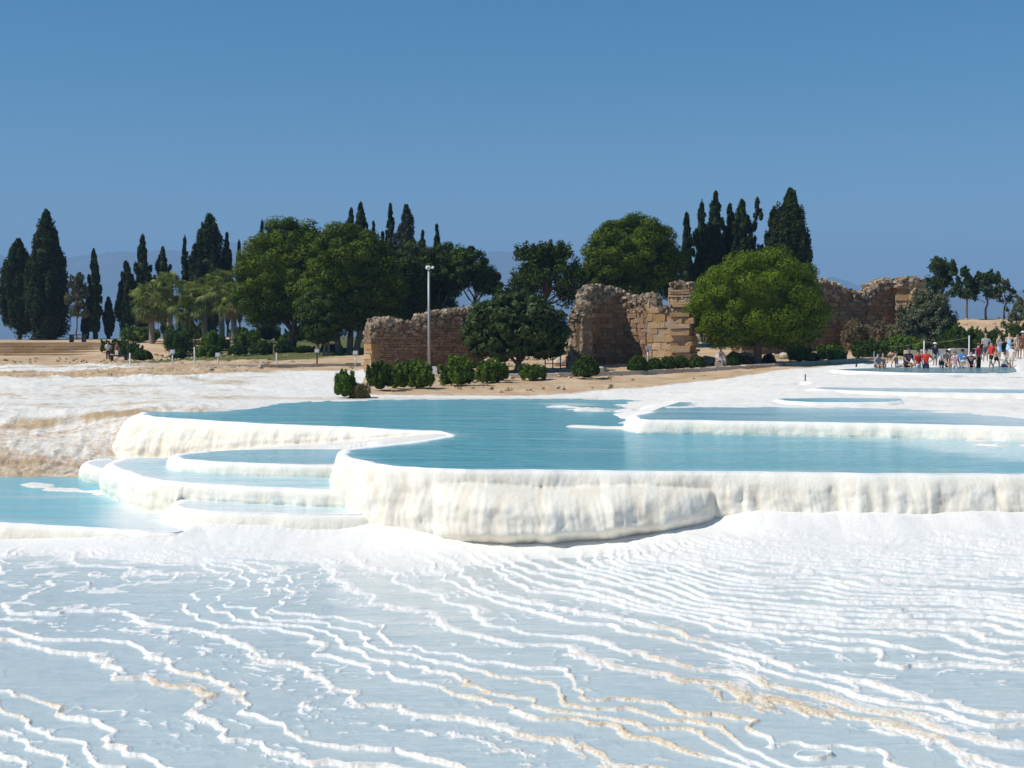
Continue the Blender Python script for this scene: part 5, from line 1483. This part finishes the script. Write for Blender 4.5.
def person(px, d, feet_z, H, kind, face, label, top=None, bottom=None, hair='dark', hat=None, skin=0, dress=None, group=None, bag=None):
    t = template(kind); x = px2m(px, d)
    o = empty('person', (x, d, feet_z), label, 'person', group, face)
    k = H / 1.70; o.scale = (k, k, k)
    child(t['body'], 'body', SKIN[skin], o); [child(t['hand%d' % i], 'hand', SKIN[skin], o) for i in (0, 1)]
    if hair: child(t['hair'], 'hair', HAIRM[hair], o)
    if hat: child(t['cap' if hat[0] == 'c' else 'hat'], 'hat', CLO[hat[1:]], o)
    if dress: child(t['dress'], 'dress', CLO[dress], o)
    if top: child(t['shirt'], 'shirt', CLO[top], o)
    if bottom: child(t['shorts' if bottom[0] == 's' else 'trousers'], 'shorts' if bottom[0] == 's' else 'trousers', CLO[bottom[1:]], o)
    if bag:
        pass
    return o
GP_ = 'bathers at the upper pool'
def zat(px, d): return gz(px2m(px, d), d)
SEAT = ZP + .03
S = lambda px, d, H, kind, face, label, **kw: person(px, d, SEAT if kind in ('sit', 'hunch') else kw.pop('z', None) or zat(px, d), H, kind, face, label, group=GP_, **kw)
S(876.5, 79.6, 1.55, 'hunch', .3, 'dark-haired bather in a pale shirt, at the near end of the seated row', top='stripe', bottom='sdarkgrey')
S(883.5, 79.8, 1.6, 'hunch', -.4, 'bare-chested dark-haired bather next to the end of the seated row', bottom='snavy')
S(897, 80.2, 1.7, 'sit', .9, 'bare-backed bather bending towards the man in navy', bottom='sgrey', hair='brown', skin=0)
S(906, 80.2, 2.15, 'hunch', .5, 'large man in a navy t-shirt seated on the pool edge', top='navy', bottom='sblack', skin=1)
S(918.5, 79.5, 1.62, 'stand', .2, 'person in red shirt and white shorts wading knee-deep', top='red', bottom='swhite', skin=1, z=ZP - .62)
S(926, 79.2, 1.70, 'hip', -.5, 'wading person in bright red shirt with bent arm, dark hair', top='red', bottom='snavy', skin=1, z=ZP - .62)
S(935, 82.2, 1.5, 'stand', .2, 'person in white hat and navy top standing in the seated row', top='navy', bottom='sgrey', hat='hwhite', z=ZP - .1)
S(941.5, 79.2, 1.62, 'bend', .4, 'stooping person in dark striped top beside the white-hatted one', top='stripe', bottom='snavy', z=ZP - .4)
S(948, 80.4, 1.9, 'hunch', .1, 'bare-chested seated bather wearing a white sun hat', bottom='sblack', hat='hwhite', skin=0)
S(955, 79.4, 1.55, 'stand', -.2, 'wading person in a pink top', top='pink', bottom='swhite', hair='brown', z=ZP - .62)
S(962.5, 80.2, 1.68, 'hip', 2.6, 'wading man in a bright blue t-shirt', top='blue', bottom='sgrey', skin=1, z=ZP - .62)
S(964, 79.2, 1.2, 'hunch', -.3, 'small child in white with a pale hat before the man in blue', top='white', bottom='swhite', hat='hcream')
S(971, 80.0, 1.75, 'hunch', -.2, 'seated person in navy with legs in the water', top='navy', bottom='snavy')
S(978.5, 80.6, 1.62, 'stand', .6, 'woman in crimson top and black trousers standing at the pool edge', top='crimson', bottom='tblack', hat='cbrown', z=ZP - .22)
S(985.5, 87, 1.72, 'hip', -.3, 'man in grey t-shirt and grey shorts standing behind the pool', top='grey', bottom='sdarkgrey', hair='grey', skin=1)
S(991.5, 81.2, 1.62, 'walk', -1.2, 'person in red shirt and black shorts walking by the pool', top='red', bottom='sblack', z=ZP - .15)
S(996, 81.8, 1.45, 'walk', 1.1, 'shorter person in an orange shirt beside the red one', top='orange', bottom='sblack', hair='brown', z=ZP - .15)
S(999, 88, 1.68, 'hip', .7, 'brown-haired woman in a light blue dress standing behind', dress='lightblue', hair='brown')
S(1002.5, 80.4, 1.6, 'hunch', 1.0, 'crouched person in patterned white clothes at the pool corner', top='white', bottom='snavy', hair='brown')
S(1009, 90, 1.72, 'hip', -.6, 'woman in a pale blue sleeveless dress standing on the bank', dress='lightblue', hair='brown', skin=0)
S(1011.5, 81.4, 1.35, 'stand', -.9, 'child in a white t-shirt standing by the pool corner', top='white', bottom='scream', hair='brown', z=ZP - .1)
S(1017, 91, 1.62, 'stand', .4, 'person in a cream shirt half behind the brown-clothed one', top='cream', bottom='scream', hair='dark', skin=1)
S(1022.5, 90.5, 1.75, 'stand', -.2, 'person in brown clothes and white hat at the frame edge', top='brown', bottom='sbrown', hat='hwhite', skin=1)
G3 = 'people on the promontory'
person(108, 119, zat(108, 119), 1.62, 'hip', .5, 'person in white shirt and dark blue trousers standing by the bench', top='white', bottom='tnavy', hair='dark', group=G3)
person(117, 119.5, zat(117, 119.5), 1.55, 'stand', -.4, 'dark-haired person in a brown top and white trousers by the bush', top='brown', bottom='twhite', hair='dark', skin=1, group=G3)
b = ground_at(719.5, 367)
person(719.5, b.y, b.z + .35, 1.6, 'hunch', .5, 'person in white with a yellow hat sitting among the clipped shrubs', top='white', bottom='tstripe', hat='hyellow')
bevel_box('sitting_stone', (b.x, b.y + .08, b.z + .17), (.28, .22, .19), M_PALE, None, .04)
tag(bpy.data.objects['sitting_stone'], 'low stone under the yellow-hatted person', 'stone')
